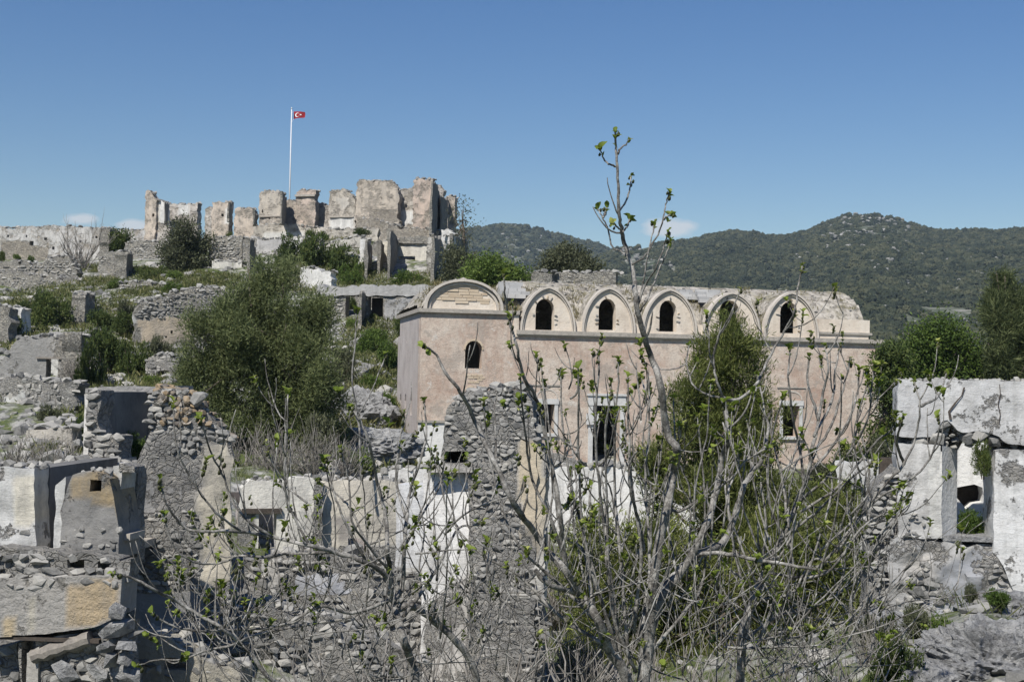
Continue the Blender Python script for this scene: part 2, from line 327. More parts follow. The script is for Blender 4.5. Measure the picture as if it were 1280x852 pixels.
RIDGE_L = np.array([(-2500, 345), (-900, 345), (300, 335), (480, 318), (545, 306), (590, 297), (625, 293), (650, 295), (690, 303), (720, 308), (745, 312), (800, 332), (860, 350), (1000, 345), (2500, 345)], float)
def smooth(t): t = np.clip(t, 0, 1); return t * t * (3 - 2 * t)
def vnoise(x, y, seed=0):
    """cheap value noise, vectorised"""
    xi = np.floor(x); yi = np.floor(y); fx = x - xi; fy = y - yi; fx = fx * fx * (3 - 2 * fx); fy = fy * fy * (3 - 2 * fy)
    def h(a, b):
        s = np.sin(a * 127.1 + b * 311.7 + seed * 74.7) * 43758.5453; return s - np.floor(s)
    return (h(xi, yi) * (1 - fx) + h(xi + 1, yi) * fx) * (1 - fy) + (h(xi, yi + 1) * (1 - fx) + h(xi + 1, yi + 1) * fx) * fy - .5
def far_z(x, y):
    yy = np.maximum(y, 1); r = np.hypot(x, y); col = 640 + FPX * x / yy + 0 * r
    z = np.full_like(x, -10.0)
    for R_, d0, d1, d2 in ((RIDGE_R, 260, 1150, 2100), (RIDGE_L, 700, 1700, 2450)):
        el = np.interp(col, R_[:, 0], R_[:, 1]) - (col - 640) * math.tan(ROLL) 
        top = (475 - el) / FPX * d1 + 2
        bow = d1 * (1 + .05 * np.sin(col / 130))
        s = np.where(y < bow, np.clip((y - d0) / (bow - d0), 0, 1) ** 1.15, 1 - smooth((y - bow) / (d2 - bow)))
        amp = np.clip((y - 300) / 500, 0, 1)
        z = np.maximum(z, -10 + (top + 10) * s + amp * (vnoise(x / 140, y / 140, 1) * 16 * (1 - s ** 2) + vnoise(x / 45, y / 45, 2) * 7 * (1 - .75 * s ** 2) + vnoise(x / 14, y / 14, 3) * 3))
    return z
def ground_z(x, y):
    x = np.asarray(x, float); y = np.asarray(y, float); sh = x.shape; xf, yf = x.ravel(), y.ravel()
    z = np.full(xf.shape, 0.0)
    for k in range(0, len(xf), 20000):
        a, b = xf[k:k + 20000], yf[k:k + 20000]
        d = np.hypot(a[:, None] - PX[None, :, 0], b[:, None] - PX[None, :, 1])
        zz = d @ W[:n_] + W[n_] + W[n_ + 1] * a + W[n_ + 2] * b
        zz = np.clip(zz, -12, 17) + vnoise(a / 2.6, b / 2.6, 5) * .35 + vnoise(a / .8, b / .8, 6) * .16
        f = smooth((np.hypot(a, b) - 120) / 130)
        z[k:k + 20000] = zz * (1 - f) + far_z(a, b) * f
    return z.reshape(sh)
def gz(x, y): return float(ground_z(np.array([x]), np.array([y]))[0])
az = np.concatenate([np.linspace(-180, -32, 40)[:-1], np.linspace(-32, 32, 270), np.linspace(32, 180, 40)[1:-1]])
rr = np.concatenate([[.3], np.geomspace(.8, 2600, 320)])
AZ, RR = np.meshgrid(np.radians(az), rr, indexing='ij'); X, Y = RR * np.sin(AZ), RR * np.cos(AZ); Z = ground_z(X, Y)
na, nr = X.shape; V = np.stack([X, Y, Z], -1).reshape(-1, 3)
i, j = np.meshgrid(np.arange(na), np.arange(nr - 1), indexing='ij'); i2 = (i + 1) % na
F = np.stack([i * nr + j, i2 * nr + j, i2 * nr + j + 1, i * nr + j + 1], -1).reshape(-1, 4)[:, ::-1]
me = bpy.data.meshes.new('ground'); me.vertices.add(len(V)); me.vertices.foreach_set('co', V.astype(np.float32).ravel())
me.loops.add(F.size); me.loops.foreach_set('vertex_index', F.astype(np.int32).ravel()); me.polygons.add(len(F)); me.polygons.foreach_set('loop_start', np.arange(0, F.size, 4, dtype=np.int32))
me.update(calc_edges=True); me.shade_smooth(); me.materials.append(M['ground'])
tag(link('ground', me), None, None, kind='structure')

def hit(px, py, y0=6, y1=170):
    """where lines of sight meet the ground: arrays of px, py -> points (nan when none)"""
    px = np.asarray(px, float); py = np.asarray(py, float)
    R3 = np.array(CM.to_3x3()); d = (R3 @ np.stack([(px - 640) / FPX, (426 - py) / FPX, -np.ones_like(px)])).T
    d = d / d[:, 1:2]; out = np.full((len(px), 3), np.nan); alive = np.ones(len(px), bool)
    Yk = y0
    while Yk < y1 and alive.any():
        P = d[alive] * Yk; below = P[:, 2] < ground_z(P[:, 0], P[:, 1]); idx = np.where(alive)[0][below]
        out[idx] = d[idx] * Yk; alive[idx] = False; Yk *= 1.008
    return out
def inside(p, poly):
    x, y = p; r = False; n = len(poly)
    for k in range(n):
        x1, y1 = poly[k]; x2, y2 = poly[k - 1]
        if (y1 > y) != (y2 > y) and x < (x2 - x1) * (y - y1) / (y2 - y1) + x1: r = not r
    return r

# ------------------------------------------------------------------ masonry walls
WHITE, CREAM, TAN, GREYP, OCHRE = (.66, .65, .62), (.60, .55, .45), (.47, .39, .29), (.36, .35, .335), (.50, .40, .25)
def wall(name, F, top, parent, mat, bot=None, holes=(), th=.45, step=.16, rough=.03, jag=.08, zones=(), base=(0, GREYP), seed=None, label=None, hj=.015):
    """ruined wall on plane F. top: outline in photo pixels, left to right; bot: pixel outline, or None = into the ground; holes: pixel rectangles"""
    seed = random.random() * 99 if seed is None else seed
    T = [F.uv(*p) for p in top]; tu, tv = [p[0] for p in T], [p[1] for p in T]; u0, u1 = tu[0], tu[-1]
    if bot is not None:
        B = [F.uv(*p) for p in bot]; bu, bv = [p[0] for p in B], [p[1] for p in B]
    H = []
    for h in holes:
        a, b = F.uv(h[0], h[3]), F.uv(h[2], h[1]); H.append((min(a[0], b[0]), a[1], max(a[0], b[0]), b[1]))
    if base[0] >= .8: rough *= .45
    Zs = [([F.uv(*p) for p in poly], am, col) for poly, am, col in zones]
    def line(a, b, extra):
        k = max(2, int(round((b - a) / step)) + 1); l = list(np.linspace(a, b, k)); ex = [e for e in extra if a + 1e-4 < e < b - 1e-4]
        l = [x for x in l if x in (l[0], l[-1]) or all(abs(x - e) > step * .45 for e in ex)] + ex; return sorted(set(round(x, 5) for x in l))
    us = line(u0, u1, [e for h in H for e in (h[0], h[2])])
    topu = [np.interp(u, tu, tv) + jag * (nz(u * 2.2, seed, 0, 4) * 1.3 + .35 * nz(u * 9, seed, 3, 2)) for u in us]
    botu = [np.interp(u, bu, bv) + jag * .6 * nz(u * 3, seed + 9) for u in us] if bot is not None else [gz(*F.P(u, 0, th / 2).xy) - .5 for u in us]
    vs = line(min(botu), max(topu), [e for h in H for e in (h[1], h[3])])
    nu, nv = len(us), len(vs)
    keep = np.zeros((nu - 1, nv - 1), bool)
    for i in range(nu - 1):
        um = (us[i] + us[i + 1]) / 2; tm, bm = max(topu[i], topu[i + 1]), min(botu[i], botu[i + 1])
        for j in range(nv - 1):
            vm = (vs[j] + vs[j + 1]) / 2
            if vs[j] >= tm - .02 or vs[j + 1] <= bm + .02: continue
            if any(h[0] < um < h[2] and h[1] < vm < h[3] for h in H): continue
            keep[i, j] = True
    idx = {}; verts = []; pl = []; pcx = []
    hu = set(round(e, 5) for h in H for e in (h[0], h[2])); hv = set(round(e, 5) for h in H for e in (h[1], h[3]))
    def vert(i, j, s):
        k = (i, j, s)
        if k not in idx:
            u, v = us[i], min(max(vs[j], botu[i]), topu[i])
            a = hj if (us[i] in hu or vs[j] in hv) else rough
            q = nz(u * .22 / step, v * .22 / step, seed + 40 * s, 2)
            du = a * 1.1 * nz(u * 4, v * 4, seed + 7, 2) + ((jag * .8 * nz(seed, v * 3.1, 5, 3)) if i in (0, nu - 1) else 0); dv = a * nz(u * 4, v * 4, seed + 13, 2)
            ww = (rough * 1.6 * q) if s == 0 else th + rough * 1.6 * q
            idx[k] = len(verts); verts.append(F.P(u + du, v + dv, ww))
            am, col = base
            for poly, a_, c_ in Zs:
                if inside((u, v), poly): am, col = a_, c_
            pl.append(am); pcx.append((*col, 1))
        return idx[k]
    fs = []
    for i in range(nu - 1):
        for j in range(nv - 1):
            if not keep[i, j]: continue
            q = [(i, j), (i + 1, j), (i + 1, j + 1), (i, j + 1)]
            fs.append([vert(a, b, 0) for a, b in q]); fs.append([vert(a, b, 1) for a, b in q[::-1]])
            for (di, dj), (e0, e1) in (((0, -1), (0, 1)), ((1, 0), (1, 2)), ((0, 1), (2, 3)), ((-1, 0), (3, 0))):
                a, b = i + di, j + dj
                if not (0 <= a < nu - 1 and 0 <= b < nv - 1 and keep[a, b]):
                    p, r = q[e0], q[e1]; fs.append([vert(*r, 0), vert(*p, 0), vert(*p, 1), vert(*r, 1)])
    o = mesh(name, verts, fs, mat, parent); me = o.data
    a = me.attributes.new('plaster', 'FLOAT', 'POINT'); a.data.foreach_set('value', pl)
    a = me.attributes.new('pcol', 'FLOAT_COLOR', 'POINT'); a.data.foreach_set('color', np.array(pcx, dtype=np.float32).ravel())
    me.shade_smooth(); me.set_sharp_from_angle(angle=rad(38))
    if label: o['label'] = label
    return o

ROCKS = {}
def rock_mesh(mat, k):
    key = (mat.name, k)
    if key not in ROCKS:
        r = random.Random(k * 13 + 5); bm = bmesh.new()
        for _ in range(15):
            v = Vector((r.gauss(0, 1), r.gauss(0, 1), r.gauss(0, 1))); m = (abs(v.x) ** 3.2 + abs(v.y) ** 3.2 + abs(v.z) ** 3.2) ** (1 / 3.2)
            bm.verts.new(v / m * r.uniform(.86, 1.04))
        g = bmesh.ops.convex_hull(bm, input=bm.verts); bmesh.ops.delete(bm, geom=[e for e in g['geom_interior'] if isinstance(e, bmesh.types.BMVert)], context='VERTS')
        bmesh.ops.recalc_face_normals(bm, faces=bm.faces)
        me = bpy.data.meshes.new('stone'); bm.to_mesh(me); bm.free(); me.materials.append(mat); ROCKS[key] = me
    return ROCKS[key]
def place_stones(items, parent, mat, mat_stuff, limit=300, name='stone'):
    """items: (size, world matrix). The largest become parts of their own, the rest one part of kind stuff"""
    items.sort(key=lambda q: -q[0]); off = wpos(parent)
    for s, m_ in items[:limit]:
        o = link(name, rock_mesh(mat, random.randrange(14)), parent)
        m2 = m_.copy(); m2.translation = m_.translation - off; o.matrix_local = m2
    rest = items[limit:]
    if rest:
        vs, fs = [], []
        for s, m_ in rest:
            me = rock_mesh(mat, random.randrange(14)); b = len(vs); vs += [m_ @ v.co for v in me.vertices]; fs += [[b + i for i in p.vertices] for p in me.polygons]
        o = mesh('small_' + name + 's', vs, fs, mat_stuff, parent); o['kind'] = 'stuff'
def stone_items(F, poly, size, proud=.03, flat=.75, avoid=(), gap=1.0, seed=1, skip=0):
    r = random.Random(seed); P = [F.uv(*p) for p in poly]; us = [p[0] for p in P]; vs = [p[1] for p in P]
    A_ = []
    for h in avoid:
        a, b = F.uv(h[0], h[3]), F.uv(h[2], h[1]); A_.append((a[0], a[1], b[0], b[1]))
    B3 = Matrix((F.t, -F.n, UP)).transposed().to_4x4(); items = []
    v = min(vs)
    while v < max(vs):
        h = size * flat * r.uniform(.7, 1.35); u = min(us) - r.random() * size
        while u < max(us):
            w_ = size * r.choice((.6, .8, 1, 1.1, 1.3, 1.7)) * r.uniform(.85, 1.15); c = (u + w_ / 2, v + h / 2 + r.uniform(-.15, .15) * h); u += w_ * gap
            if not inside(c, P) or any(a[0] < c[0] < a[2] and a[1] < c[1] < a[3] for a in A_) or r.random() < skip: continue
            d = size * r.uniform(.5, .8)
            rot = Matrix.Rotation(r.uniform(-.22, .22), 4, 'Y') @ Matrix.Rotation(r.uniform(-.15, .15), 4, 'X') @ Matrix.Rotation(r.choice((0, math.pi)) + r.uniform(-.2, .2), 4, 'Z')
            m_ = Matrix.Translation(F.P(c[0], c[1], d * .5 - proud * r.uniform(.5, 1.9))) @ B3 @ rot @ Matrix.Diagonal((w_ * .53, d * .6, h * .56 * r.uniform(.85, 1.1), 1))
            items.append((w_ * h, m_))
        v += h * .93 * gap
    return items
def cap_items(F, line, size, th=.4, seed=3, rows=2):
    """loose stones along the broken top of a wall"""
    r = random.Random(seed); L = [F.uv(*p) for p in line]; us = [p[0] for p in L]; vs = [p[1] for p in L]; items = []
    B3 = Matrix((F.t, -F.n, UP)).transposed().to_4x4()
    for k in range(rows):
        u = us[0] + size * .3
        while u < us[-1]:
            w_ = size * r.uniform(.6, 1.5); v = np.interp(u + w_ / 2, us, vs)
            h = w_ * r.uniform(.45, .85)
            rot = Matrix.Rotation(r.uniform(-.3, .3), 4, 'Y') @ Matrix.Rotation(r.uniform(-3, 3), 4, 'Z')
            items.append((w_ * h, Matrix.Translation(F.P(u + w_ / 2, v + h * r.uniform(.0, .35), th * (k + .5) / rows)) @ B3 @ rot @ Matrix.Diagonal((w_ * .5, w_ * .5, h * .5, 1))))
            u += w_ * r.uniform(.8, 1.3)
    return items

def prism(name, F, outer, holes, w0, w1, mat, parent=None, smooth=False):
    """flat wall piece with holes: outlines are (u, v) lists, from depth w0 back to w1"""
    rings = [outer] + list(holes); flat = [p for r in rings for p in r]; n = len(flat)
    tri = tessellate_polygon([[Vector((a, b, 0)) for a, b in r] for r in rings])
    vs = [F.P(a, b, w0) for a, b in flat] + [F.P(a, b, w1) for a, b in flat]; fs = []
    for t in tri:
        a, b, c = [Vector((*flat[k], 0)) for k in t]
        t = list(t) if (b - a).cross(c - a).z > 0 else list(t)[::-1]
        fs.append(t); fs.append([k + n for k in t[::-1]])
    b0 = 0
    for ri, r in enumerate(rings):
        area = sum(r[k - 1][0] * r[k][1] - r[k][0] * r[k - 1][1] for k in range(len(r)))
        for k in range(len(r)):
            p, q = b0 + k, b0 + (k + 1) % len(r)
            f = [p, p + n, q + n, q]
            fs.append(f if (area > 0) == (ri == 0) else f[::-1])
        b0 += len(r)
    return mesh(name, vs, fs, mat, parent, smooth)
def strip(name, F, inner, outer, w0, w1, mat, parent=None):
    """moulding between two open outlines of equal length"""
    return prism(name, F, list(inner) + list(outer)[::-1], [], w0, w1, mat, parent)
def box(name, F, u0, u1, v0, v1, w0, w1, mat, parent=None, bev=0):
    vs = [F.P(u, v, w_) for w_ in (w0, w1) for v in (v0, v1) for u in (u0, u1)]
    return mesh(name, vs, [(0, 1, 3, 2), (4, 6, 7, 5), (0, 4, 5, 1), (2, 3, 7, 6), (0, 2, 6, 4), (1, 5, 7, 3)], mat, parent)
def tube_data(path, radii, sides, vs, fs):
    """adds a tapered tube along a path"""
    path = [Vector(p) for p in path]; n = len(path); b = len(vs); prev = None
    for k, p in enumerate(path):
        d = (path[min(k + 1, n - 1)] - path[max(k - 1, 0)])
        d = d.normalized() if d.length > 1e-6 else Vector((0, 0, 1))
        x = d.orthogonal().normalized() if prev is None else (prev - d * prev.dot(d)).normalized()
        prev = x; y = d.cross(x)
        for s in range(sides):
            a = 2 * math.pi * s / sides; vs.append(p + (x * math.cos(a) + y * math.sin(a)) * radii[k])
    for k in range(n - 1):
        for s in range(sides):
            s2 = (s + 1) % sides; fs.append((b + k * sides + s, b + k * sides + s2, b + (k + 1) * sides + s2, b + (k + 1) * sides + s))
    fs.append(tuple(b + (n - 1) * sides + s for s in range(sides))); fs.append(tuple(b + s for s in range(sides))[::-1])

# ------------------------------------------------------------------ foliage
def leaf_quads(P, Dv, L, Wd, rng=RNG):
    """diamond leaves: P (n,3) bases, Dv (n,3) directions, L lengths, Wd widths"""
    n = len(P); Dv = Dv / np.maximum(np.linalg.norm(Dv, axis=1, keepdims=True), 1e-6); r = rng.normal(size=(n, 3)); s = np.cross(Dv, r); s /= np.maximum(np.linalg.norm(s, axis=1, keepdims=True), 1e-6)
    L = np.broadcast_to(L, (n,))[:, None]; Wd = np.broadcast_to(Wd, (n,))[:, None]; mid = P + Dv * L * .45
    return np.stack([P, mid - s * Wd / 2, P + Dv * L, mid + s * Wd / 2], 1).reshape(-1, 3)
def unit(n, rng=RNG):
    v = rng.normal(size=(n, 3)); return v / np.linalg.norm(v, axis=1, keepdims=True)
def blob_points(blobs, n, shell=.45, rng=RNG):
    """blobs: (centre, radii). points lie mostly in the outer part of each blob, in small clumps. returns points and outward directions"""
    vol = np.array([b[1][0] * b[1][1] * b[1][2] for b in blobs]) ** .75; k = rng.choice(len(blobs), size=n, p=vol / vol.sum())
    c = np.array([tuple(b[0]) for b in blobs])[k]; r = np.array([tuple(b[1]) for b in blobs])[k]
    d = unit(n, rng); q = (1 - shell * rng.random(n) ** 1.4)[:, None]
    return c + d * r * q, d
def clumps(blobs, nc, per, spread, L, Wd, out=.8, up=.25, shell=.5, rng=RNG):
    p, d = blob_points(blobs, nc, shell, rng)
    P = np.repeat(p, per, 0) + rng.normal(size=(nc * per, 3)) * spread; Dd = np.repeat(d, per, 0) * out + unit(nc * per, rng) + np.array([0, 0, up])
    return leaf_quads(P, Dd, L * rng.uniform(.6, 1.3, nc * per), Wd * rng.uniform(.7, 1.2, nc * per), rng)

def tree(name, label, cat, px, py, Y, blobs_px, kind='leaf', mat='bush', nc=900, per=22, leaf=(.1, .05), spread=.16, tr=.12, limbs=12, group=None, depth=1.0, shell=.5, trunkmat='trunk', bz=None, out=.8, up=.25, sub=5):
    """a tree with its crown traced as blobs: (px, py, radius in px, offset in depth in metres)"""
    base = at(px, py, Y); base.z = (gz(base.x, base.y) if bz is None else bz) - .1
    t = thing(name, label, cat, base, group); s = Y / FPX
    bl = []
    for b in blobs_px:
        c = at(b[0], b[1], Y + (b[3] if len(b) > 3 else random.uniform(-.5, .5) * b[2] * s)); r = b[2] * s; bl.append((c, (r, r * depth, r * (b[4] if len(b) > 4 else .9))))
    if sub:
        b2 = []
        for c_, r_ in bl:
            for _ in range(sub):
                dd = Vector(unit(1)[0]); k_ = random.uniform(.3, .52); tall = random.uniform(.85, 1.45) if kind == 'needle' else .9; thin = .85 if kind == 'needle' else 1; b2.append((c_ + Vector((dd.x * r_[0], dd.y * r_[1], dd.z * r_[2])) * random.uniform(.45, 1.0), (r_[0] * k_ * thin, r_[1] * k_ * thin, r_[2] * k_ * tall)))
        fb = b2
    else: fb = bl
    vs, fs = [], []; topc = max(bl, key=lambda q: q[0].z)[0]
    mid = base.lerp(topc, .45) + Vector((random.uniform(-.2, .2), 0, 0)); tp = [base, base.lerp(mid, .5) + Vector((.06, .05, 0)), mid, topc]
    tube_data(tp, [tr * 1.25, tr, tr * .75, tr * .15], 8, vs, fs)
    cs = [b for b in bl]
    for k in range(limbs):
        c, r = cs[k % len(cs)]; f = random.uniform(.15, .75); a = tp[1].lerp(tp[3], f) if f > .4 else tp[1].lerp(tp[2], f * 2)
        e = c + Vector((random.uniform(-1, 1) * r[0], random.uniform(-1, 1) * r[1], random.uniform(-.7, .9) * r[2])) * .8
        m_ = a.lerp(e, .5) + Vector((0, 0, -.08 * (e - a).length)) + Vector((random.uniform(-.1, .1), random.uniform(-.1, .1), random.uniform(-.1, .1)))
        tube_data([a, m_, e], [tr * .42, tr * .27, tr * .07], 5, vs, fs)
    mesh('trunk', vs, fs, M[trunkmat], t, True)
    if kind == 'needle': 
        q = clumps(fb, nc, per, spread * .35, leaf[0], leaf[1], out, up, shell)
    else: q = clumps(fb, nc, per, spread, leaf[0], leaf[1], out, up, shell)
    me = fast_mesh('crown', q - np.array(base), 4, M[mat]); link('crown', me, t)
    return t

SHRUBS = {}
def shrub_mesh(mat, k):
    key = (mat, k)
    if key not in SHRUBS:
        rng = np.random.default_rng(k + 50); nb = 7
        bl = [(Vector((rng.uniform(-.55, .55), rng.uniform(-.5, .5), rng.uniform(.2, .72))), (rng.uniform(.25, .45),) * 3) for _ in range(nb)]
        q = clumps(bl, 420, 13, .05, .10, .045, .8, .35, .6, rng); q[:, 2] = np.maximum(q[:, 2], -.05)
        SHRUBS[key] = fast_mesh('leaves', q, 4, M[mat])
        vs, fs = [], []
        for b in bl: tube_data([Vector((b[0].x * .2, b[0].y * .2, -.15)), b[0] * .5 + Vector((0, 0, -.05)), b[0] + Vector((0, 0, .15))], [.03, .02, .006], 4, vs, fs)
        me = bpy.data.meshes.new('stem'); me.from_pydata([tuple(v) for v in vs], [], fs); me.materials.append(M['trunk']); SHRUBS[key + ('s',)] = me
    return SHRUBS[key], SHRUBS[key + ('s',)]
def shrub(label, px, py, wpx, hpx, Y, mat='bush', name='bush', group='bushes growing among the ruins', z=None):
    p = at(px, py, Y); s = Y / FPX; g = gz(p.x, p.y)
    if p.z > g + .05 and not any(k_ in label for k_ in ('wall', 'window', 'hanging', 'inside')): dz_ = min(p.z - g, 1.6); p.z -= dz_; hpx += min(dz_, .12) / s
    o = thing(name, label, 'bush', p, group); k = random.randrange(5); a, b = shrub_mesh(mat, k)
    sc = (wpx * s / 1.7, max(wpx, hpx) * s / 1.9, hpx * s / 1.05); rz = random.uniform(0, 6.28)
    for nm, me in (('leaves', a), ('stem', b)):
        c = link(nm, me, o); c.scale = sc; c.rotation_euler = (0, 0, 0)
    return o

# ================================================================== the church
FC = Face(525, 50, ang=rad(12))
def cuv(px, py, w_=0): return FC.uv(px, py, w_)
church = thing('church', 'abandoned pink church with five pointed gables above its cornice', 'church', tuple(FC.P(8, -3.3, 3)))
uL, uN, uR = cuv(525, 470)[0], cuv(647, 420)[0], cuv(1099, 500)[0]
vl, vlr = cuv(648, 416)[1], cuv(1095, 431)[1]; vled = (vl + vlr) / 2; vn = cuv(560, 391)[1]; vg = -4.2; D = 6.6
def arch(x0, x1, y0, y1, n=9, round_=.28, F=FC, w_=0):
    """outline of an arch-headed opening given in photo pixels"""
    a, b = F.uv(x0, y1, w_), F.uv(x1, y0, w_); r = (b[0] - a[0]) / 2; c = (a[0] + b[0]) / 2; h = (b[1] - a[1]) * round_ * 2
    return [(a[0], a[1]), (b[0], a[1])] + [(c + r * math.cos(t), b[1] - h / 2 - h / 2 + h * math.sin(t)) for t in np.linspace(0, math.pi, n)]
def rect(x0, x1, y0, y1, F=FC):
    a, b = F.uv(x0, y1), F.uv(x1, y0); return [(a[0], a[1]), (b[0], a[1]), (b[0], b[1]), (a[0], b[1])]
WN = arch(581, 603, 426, 460, round_=.17); WB = rect(673, 693, 505, 541); WD = rect(740, 775, 507, 580); WE = rect(978, 999, 507, 545); WG = rect(852, 872, 507, 543)
prism('wall', FC, [(uL, vg), (uR, vg), (uR, vled), (uN, vled), (uN, vn), (uL, vn)], [WN, WB, WD, WE, WG], 0, .55, M['pink'], church)
# side, end and back walls
FS = FC.side(uL)
def s_arch(px, py, wd, h):
    u, v = FS.uv(px, py); return [(u - wd / 2, v - h), (u + wd / 2, v - h), (u + wd / 2, v - h * .35), (u + wd * .3, v - h * .1), (u, v), (u - wd * .3, v - h * .1), (u - wd / 2, v - h * .35)]
slits = [[(a - .05, b - .14), (a + .05, b - .14), (a + .05, b), (a - .05, b)] for a, b in [FS.uv(x, y) for x, y in ((501.5, 409), (501.5, 425), (508.5, 424), (516, 424))]]
FS2 = FC.side(uL, .551)
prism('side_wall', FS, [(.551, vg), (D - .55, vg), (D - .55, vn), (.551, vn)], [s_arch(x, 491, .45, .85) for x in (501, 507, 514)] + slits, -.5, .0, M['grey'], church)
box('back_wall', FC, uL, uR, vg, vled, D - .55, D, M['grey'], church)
box('end_wall', FC, uR - .5, uR, vg, vled, .551, D - .551, M['pink'], church)
box('floor', FC, uL + .5, uR - .5, vg, vg + .1, .551, D - .551, M['dark'], church)
# cornices and ledge
box('ledge', FC, uN - .06, uR + .13, vled + .002, vled + .16, -.14, .35, M['ledge'], church)
box('ledge_moulding', FC, uN - .03, uR + .08, vled - .05, vled, -.07, -.002, M['trim'], church)
box('cornice', FC, uL - .11, uN + .05, vn + .003, vn + .15, -.13, .4, M['ledge'], church)
box('cornice', FS, .402, D, vn + .004, vn + .149, -.3, .11, M['ledge'], church)
box('ledge', FC, uR - .2, uR + .13, vled + .004, vled + .163, .351, D, M['ledge'], church)
vstr = cuv(540, 528)[1]
box('plinth', FC, uL - .05, cuv(560, 528)[0], vg, vstr, -.06, -.002, M['lime'], church)
box('string_course', FC, uL - .09, cuv(560, 528)[0] + .04, vstr + .002, vstr + .09, -.12, -.003, M['ledge'], church)
box('plinth', FC, cuv(620, 528)[0], uR + .03, vg, cuv(720, 578)[1], -.05, -.003, M['cream'], church)
# gables
def gothic(b, h, n=15, k=1.0):
    c = (h * h - b * b) / (2 * b); R = b + c; out = []
    for q in np.linspace(0, 1, n):
        a = math.atan2(h, c) * q; out.append((R * math.cos(a) - c, R * math.sin(a)))
    out = [(.36 * x + .64 * b * math.cos(math.pi / 2 * q), .36 * y + .64 * h * .985 * math.sin(math.pi / 2 * q)) for (x, y), q in zip(out, np.linspace(0, 1, n))]
    left = [(-x, y) for x, y in out]
    return left + out[::-1][1:]
GAB = [(651, 685, 719, 357, (672, 691, 375, 412)), (728, 761, 794, 358, (751, 768, 375, 412)), (803, 837, 871, 360, (827, 844, 377, 414)), (889, 914, 946, 364, (902, 922, 377, 414)), (955, 989, 1023, 364, (978, 995, 379, 416))]
gu = []
v0g = vled + .162
for x0, xc, x1, ya, wn in GAB:
    a, c, b = cuv(x0, 416)[0], cuv(xc, 400)[0], cuv(x1, 416)[0]; hw = max(c - a, b - c) if x0 != 889 else (cuv(948, 416)[0] - cuv(884, 416)[0]) / 2 + .12
    if x0 == 889: c = (cuv(882, 416)[0] + cuv(947, 416)[0]) / 2
    top = cuv(xc, ya)[1]; h = top - v0g; gu.append((c, hw, h))
    out_ = gothic(hw, h); inn = gothic(hw - .065, h - .085)
    W_ = arch(wn[0] - 2.6, wn[1] + 2.6, wn[2] - 1.5, wn[3], round_=.175)
    wl = prism('gable', FC, [(c + x, v0g + y) for x, y in gothic(hw - .06, h - .08)], [W_], .04, .45, M['cream'], church)
    strip('hood_moulding', FC, [(c + x, v0g + y) for x, y in inn], [(c + x, v0g + y) for x, y in out_], -.075, .3, M['trim'], church)
    strip('hood_moulding', FC, [(c + x, v0g + y) for x, y in gothic(hw - .125, h - .155)], [(c + x, v0g + y) for x, y in gothic(hw - .09, h - .11)], -.03, .1, M['trim'], church)
    # brick surround, broken away in places
    r_ = random.Random(int(xc)); pth = W_[2:] + [W_[0]]; pth = [(W_[1][0], W_[1][1])] + W_[2:] + [W_[0]]
    for k in range(len(pth) - 1):
        (p0, q0), (p1, q1) = pth[k], pth[k + 1]; L = math.hypot(p1 - p0, q1 - q0); m_ = max(1, int(L / .14))
        for e in range(m_):
            if r_.random() < .58: continue
            f = (e + .5) / m_; u, v = p0 + (p1 - p0) * f, q0 + (q1 - q0) * f; nx, ny = (q1 - q0) / L, -(p1 - p0) / L
            Tm = Matrix.Translation(FC.P(u + nx * .07, v + ny * .07, .04)) @ Matrix((FC.t, -FC.n, UP)).transposed().to_4x4() @ Matrix.Rotation(-math.atan2(ny, nx) + r_.uniform(-.1, .1), 4, 'Y') @ Matrix.Diagonal((.085 * r_.uniform(.6, 1.4), .035, .05, 1))
            o = link('brick', rock_mesh(M[r_.choice(('stone', 'stone', 'ochre', 'brick'))], r_.randrange(4)), church); Tm.translation -= church.location; o.matrix_local = Tm
gl = [(uN, .0)] + [(c, hw) for c, hw, h in gu]
for k in range(len(gl)):
    x0 = gl[k][0] + gl[k][1] - .04; x1 = gl[k + 1][0] - gl[k + 1][1] + .04 if k + 1 < len(gl) else cuv(1026, 410)[0]
    if x1 - x0 > .03: box('valley_block', FC, x0, x1, v0g + .003, v0g + .34 + .05 * (k % 2), .07, .55, M['cream'], church)
# parapet band at the right end
pa, pb = cuv(1024, 404), cuv(1088, 416)
box('parapet', FC, pa[0], cuv(1088, 410)[0], cuv(1050, 415)[1], cuv(1050, 399)[1], .06, .5, M['cream'], church)
box('parapet_moulding', FC, pa[0], cuv(1089, 410)[0] + .03, cuv(1050, 418)[1], cuv(1050, 415)[1] - .003, -.04, .5, M['ledge'], church)
box('parapet_base', FC, pa[0], cuv(1086, 420)[0], v0g + .002, cuv(1050, 418)[1] - .003, .02, .5, M['cream'], church)
# narthex gable with its brick lunette
la, lc, lb = cuv(530, 388)[0], cuv(584, 370)[0], cuv(629, 388)[0]; ltop = cuv(584, 349)[1]; v0n = vn + .152
hwn, hn = (lb - la) / 2, ltop - v0n; lc = (la + lb) / 2
def round_arch(b, h, n=21): return [(-b * math.cos(t), h * math.sin(t) ** .92) for t in np.linspace(0, math.pi, n)]
prism('narthex_gable', FC, [(lc + x, v0n + y) for x, y in round_arch(hwn - .03, hn - .04)], [], .10, .5, M['cream'], church)
strip('hood_moulding', FC, [(lc + x, v0n + y) for x, y in round_arch(hwn - .1, hn - .09)], [(lc + x, v0n + y) for x, y in round_arch(hwn, hn)], -.08, .3, M['trim'], church)
strip('hood_moulding', FC, [(lc + x, v0n + y) for x, y in round_arch(hwn - .24, hn - .2)], [(lc + x, v0n + y) for x, y in round_arch(hwn - .15, hn - .13)], .02, .15, M['trim'], church)
rb = random.Random(4); y = .22
bs = 0
